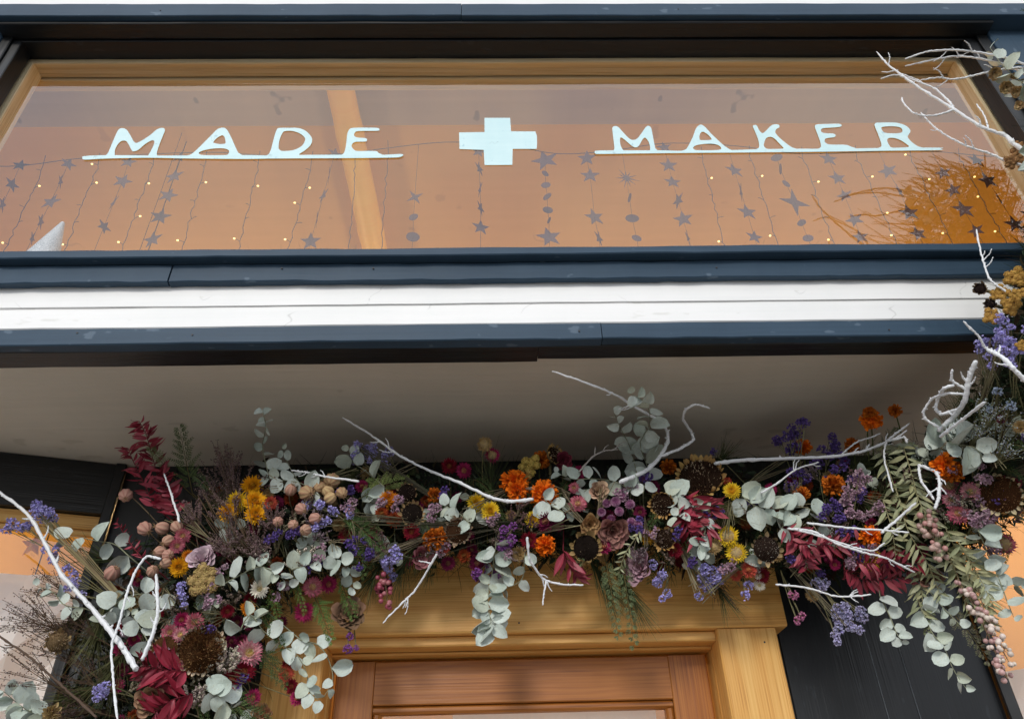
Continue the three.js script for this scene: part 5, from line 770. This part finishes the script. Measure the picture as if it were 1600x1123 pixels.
// statice
statice('lilac statice spray', 'lavender', [[557, 698, 22], [575, 712, 30], [590, 718, 26], [560, 718, 22], [605, 706, 18]], [640, 780]);
statice('lilac statice spray', 'lavender', [[513, 805, 34], [487, 790, 26], [540, 796, 17], [500, 818, 18]], [600, 830]);
statice('hanging lilac statice spike', 'lavender', [[608, 866, 30], [604, 885, 26], [612, 900, 16]], [670, 840]);
statice('dark violet statice', 'violet', [[557, 854, 26], [578, 863, 14], [545, 850, 16]], [640, 850]);
statice('lilac statice on straw stalks', 'lavender', [[34, 822, 22], [56, 800, 28], [73, 812, 26], [10, 823, 18], [62, 790, 16]], [170, 920], 1.3);
statice('lilac statice on straw stalks', 'lavender', [[121, 909, 24], [82, 866, 26], [108, 895, 16], [128, 930, 14]], [190, 950], 1.2);
statice('single lilac statice cluster', 'lavender', [[165, 1072, 28], [155, 1082, 18]], [210, 1090], 1.2);
statice('slim lilac statice spike', 'lavender', [[283, 916, 14], [284, 931, 16], [287, 946, 14], [281, 922, 12]], [300, 990]);
statice('magenta purple statice', 'purple', [[788, 845, 30], [795, 828, 18]], [810, 800], 1.2); statice('magenta purple statice', 'purple', [[757, 885, 32], [745, 895, 22], [772, 892, 18]], [790, 850]);
statice('hanging purple statice tips', 'purple', [[546, 994, 11], [543, 1014, 13], [556, 1012, 10]], [545, 930], .8);
statice('hanging lilac statice spike', 'lavender', [[1035, 915, 24], [1031, 890, 22], [1038, 928, 18], [1034, 900, 16]], [1060, 850]);
statice('lilac statice on pale stalk fan', 'lavender', [[1106, 900, 36], [1095, 915, 24], [1118, 895, 24], [1105, 885, 18], [1092, 932, 14]], [1070, 850]);
statice('tiny lilac statice pair', 'lavender', [[1165, 930, 15], [1170, 915, 14]], [1160, 880], .7);
statice('dark violet statice', 'violet', [[1235, 685, 34], [1250, 672, 22], [1222, 690, 24], [1240, 705, 20], [1258, 660, 14]], [1250, 770]);
statice('dark violet statice', 'violet', [[1295, 705, 34], [1302, 735, 30], [1280, 725, 22], [1295, 690, 20], [1310, 720, 20]], [1290, 790]);
statice('dark violet statice', 'violet', [[1252, 737, 28], [1240, 755, 18]], [1260, 790]); statice('dark violet statice', 'violet', [[1302, 798, 32], [1290, 805, 18]], [1290, 830], 1.2); statice('dark violet statice', 'violet', [[1185, 775, 20], [1175, 785, 14], [1125, 800, 14]], [1160, 810]); statice('dark violet statice', 'violet', [[1275, 900, 22], [1240, 870, 18], [1115, 705, 14]], [1260, 850]);
statice('greyish lilac statice umbels', 'pale', [[1323, 975, 36], [1310, 958, 28], [1342, 957, 22], [1335, 985, 26], [1308, 998, 16]], [1270, 890], 1.3);
statice('greyish lilac statice umbels', 'pale', [[1279, 917, 22], [1290, 910, 14]], [1250, 880]);
statice('hanging pink statice tip', 'pinkish', [[1252, 963, 14], [1246, 970, 12], [1240, 930, 14]], [1220, 890], .8);
statice('pale mauve fluffy statice', 'mauve', [[1340, 757, 36], [1337, 787, 46], [1362, 795, 28], [1325, 775, 24], [1357, 748, 14]], [1330, 840], 1.1);
statice('lilac pink flower cluster', 'mauve', [[1530, 802, 42], [1540, 785, 24], [1525, 820, 24], [1550, 810, 20]], [1510, 850], 1.2); statice('lilac pink flower cluster', 'mauve', [[1521, 730, 28], [1530, 742, 18]], [1530, 780]);
statice('bright lilac statice', 'lavender', [[1578, 511, 34], [1570, 525, 20], [1580, 525, 18]], [1600, 640], 1.2); statice('bright lilac statice', 'lavender', [[1540, 547, 30], [1530, 552, 16], [1556, 534, 18]], [1570, 660], 1.2); statice('bright lilac statice', 'lavender', [[1579, 543, 24], [1588, 564, 24], [1551, 572, 15], [1596, 556, 20]], [1590, 650]);
statice('grey blue statice', 'blue', [[1560, 612, 16], [1580, 635, 14], [1547, 640, 12]], [1560, 690], .8);
berries('small dark pink pepper berry strand', [[600, 895], [603, 920], [606, 948]], 20, 8, [[.30, .06, .09], [.42, .15, .16]]);
berries('rosy pepper berry strand', [[1442, 805], [1458, 835], [1466, 875]], 34, 9, [[.52, .26, .24], [.58, .40, .34]]);
berries('long white pepper berry strand', [[1500, 910], [1530, 960], [1552, 1010], [1575, 1060]], 46, 8, [[.62, .52, .46], [.52, .32, .30]]);
berries('long white pepper berry strand', [[1540, 960], [1560, 1000], [1580, 1040]], 24, 8, [[.66, .58, .50], [.6, .5, .44]]);

// white painted branches
branch('long white branch leaning from the cluster toward the side window', [[212, 1045], [190, 1010], [165, 977], [140, 947], [95, 897], [70, 850], [45, 806], [0, 770], [-30, 750]], 8, 4);
branch('thin white twig looping down over the pine needles', [[250, 873], [228, 870], [210, 895], [197, 930], [185, 975], [174, 1010], [176, 1060], [184, 1130]], 3.2, 2.8, { dz: .1 });
branch('short stout white twig above the crimson leaf burst', [[222, 1030], [240, 985], [246, 950], [243, 897]], 5, 4);
branch('slim white twig beside the tall crimson plume', [[280, 815], [268, 775], [256, 740]], 3, 2.2);
branch('white twig with buds reaching from yellow strawflowers to the soffit', [[832, 780], [800, 783], [770, 778], [720, 755], [670, 735], [625, 712], [580, 680], [535, 652]], 4.6, 2.6);
branch('pale twig arching behind the tan seed pods', [[560, 752], [510, 745], [480, 738], [455, 735]], 3, 2);
branch('thin white twig slanting down across the lintel', [[682, 866], [650, 920], [625, 945], [598, 973]], 3, 1.8, { twigs: [[[[672, 876], [654, 876]], 2, 1.4]] });
branch('curved white twig forking over the lintel', [[824, 840], [828, 875], [850, 905], [880, 913], [912, 914]], 3.4, 2.2, { twigs: [[[[853, 906], [850, 928], [848, 946]], 2.4, 1.6]] });
branch('sinuous white branch forking up under the soffit', [[970, 753], [1010, 735], [1032, 712], [1043, 692], [1043, 675], [1030, 657], [1000, 640], [960, 616], [910, 596], [862, 580]], 6, 2.2, { twigs: [[[[1030, 715], [1060, 702], [1083, 688], [1080, 675], [1068, 655], [1072, 640], [1087, 632], [1110, 638]], 4, 2.6]] });
branch('thin grey twig beside the sideways sunflower', [[905, 737], [925, 715], [942, 705], [966, 702]], 2.6, 1.6, { m: mat.twigGrey, twigs: [[[[929, 711], [930, 698]], 1.8, 1.4]] });
branch('long straight white branch with forked end', [[1118, 724], [1160, 719], [1230, 716], [1300, 713], [1345, 706], [1380, 693], [1400, 678], [1422, 661]], 5.2, 2.4, { twigs: [[[[1382, 692], [1400, 685], [1418, 672]], 2.6, 2], [[[1384, 694], [1402, 686], [1414, 683], [1418, 692]], 2.6, 3], [[[1313, 711], [1340, 690], [1360, 684], [1376, 677]], 2.2, 1.8], [[[1355, 704], [1359, 694]], 2.4, 2], [[[1383, 692], [1382, 715], [1396, 768]], 2.4, 2]] });
branch('thin white twig rising to the straight branch', [[1190, 770], [1215, 755], [1245, 733], [1280, 722]], 2.8, 2);
branch('white twig sweeping over dusty rose leaves', [[1232, 826], [1270, 830], [1310, 850], [1350, 863], [1385, 872], [1430, 894]], 3.2, 2.4, { twigs: [[[[1240, 830], [1280, 837], [1340, 856], [1365, 860], [1383, 848]], 2.4, 2]] });
branch('straight white twig below the orange marigold', [[1262, 817], [1330, 825], [1380, 828], [1420, 832]], 3, 2.2);
branch('thin white twig hanging below the rose leaves', [[1213, 913], [1260, 918], [1310, 932], [1362, 929]], 2.6, 2);
branch('thick looping white branch by the soffit edge', [[1468, 672], [1490, 652], [1508, 626], [1514, 594], [1526, 563]], 6.5, 5.5, { twigs: [[[[1470, 668], [1447, 655], [1444, 642], [1457, 623], [1482, 615], [1508, 616]], 3.6, 3], [[[1506, 634], [1487, 643], [1471, 647], [1463, 639], [1466, 623], [1476, 607], [1492, 601]], 4.4, 4], [[[1476, 607], [1488, 594], [1489, 577]], 3.6, 3]] });
branch('straight white stick above the eucalyptus rosette', [[1470, 682], [1505, 655], [1540, 628]], 4, 3.4);
branch('thick white branch arching past the lilac statice', [[1610, 600], [1586, 578], [1572, 562], [1554, 551], [1544, 546]], 6, 5, { twigs: [[[[1548, 549], [1538, 540], [1530, 526], [1506, 502]], 3.4, 2.4]] });
branch('bent white twig curling over berries', [[1436, 727], [1463, 737], [1469, 756], [1467, 779], [1461, 795]], 4.2, 4, { twigs: [[[[1437, 727], [1440, 751], [1460, 780]], 3.2, 3]] });
branch('white stick crossing the willow leaves', [[1378, 832], [1403, 811], [1432, 785]], 3.4, 3);
branch('thin white twig before the navy moulding', [[1580, 460], [1548, 437], [1535, 400], [1526, 358]], 2.8, 2, { zfix: .17 });
branch('large forked white branch before the lettered window', [[1640, 262], [1587, 226], [1571, 212], [1532, 197], [1491, 171], [1446, 143], [1417, 123], [1388, 101], [1370, 80]], 6.5, 2, { zfix: .20, twigs: [[[[1491, 171], [1484, 159], [1462, 139], [1436, 128], [1401, 117], [1377, 123]], 3.4, 1.6], [[[1491, 171], [1468, 179], [1446, 181], [1427, 176], [1412, 160], [1410, 152]], 2.8, 1.8], [[[1548, 203], [1539, 181], [1526, 162]], 2.2, 1.6], [[[1401, 117], [1425, 121], [1440, 127]], 1.6, 1.4]] });
branch('slender white twig below the forked branch', [[1640, 270], [1576, 252], [1545, 239], [1513, 229], [1487, 216], [1465, 202], [1449, 187], [1439, 175]], 3.6, 1.7, { zfix: .19 });
branch('upper thin white twig over the pale inner frame', [[1650, 120], [1580, 92], [1531, 82], [1494, 78], [1452, 80], [1414, 92]], 3, 2, { zfix: .20 });
branch('lower thin white twig over the pale inner frame', [[1650, 140], [1580, 104], [1529, 91], [1494, 88], [1465, 92], [1415, 103]], 3, 2, { zfix: .18 });
branch('straight white twig under the thin pair', [[1650, 110], [1600, 106], [1561, 109], [1526, 117], [1491, 124], [1468, 121], [1439, 125]], 3.2, 1.8, { zfix: .19 });
branch('dark brown bare twig across the twiggy sprays', [[150, 1120], [100, 1075], [50, 1030], [0, 995], [-20, 980]], 3.4, 2.4, { m: M({ color: lin(.09, .055, .035), roughness: .8 }), name: 'brown_branch' });
for (const [l, w] of [[[[1640, 330], [1700, 220], [1720, 100], [1700, 0]], 'tall bare white branch beyond the piers'], [[[1650, 380], [1760, 280], [1830, 150]], 'wide bare white branch beyond the piers'], [[[1660, 320], [1740, 160], [1780, 20]], 'upright bare white branch beyond the piers']]) branch(w, l, 6, 3, { zfix: .22, twigs: [[[l[1], [l[1][0] + 60, l[1][1] - 80], [l[1][0] + 70, l[1][1] - 160]], 3, 2], [[l[1], [l[1][0] - 30, l[1][1] - 90]], 3, 2]] });
renderer.render(scene, camera);
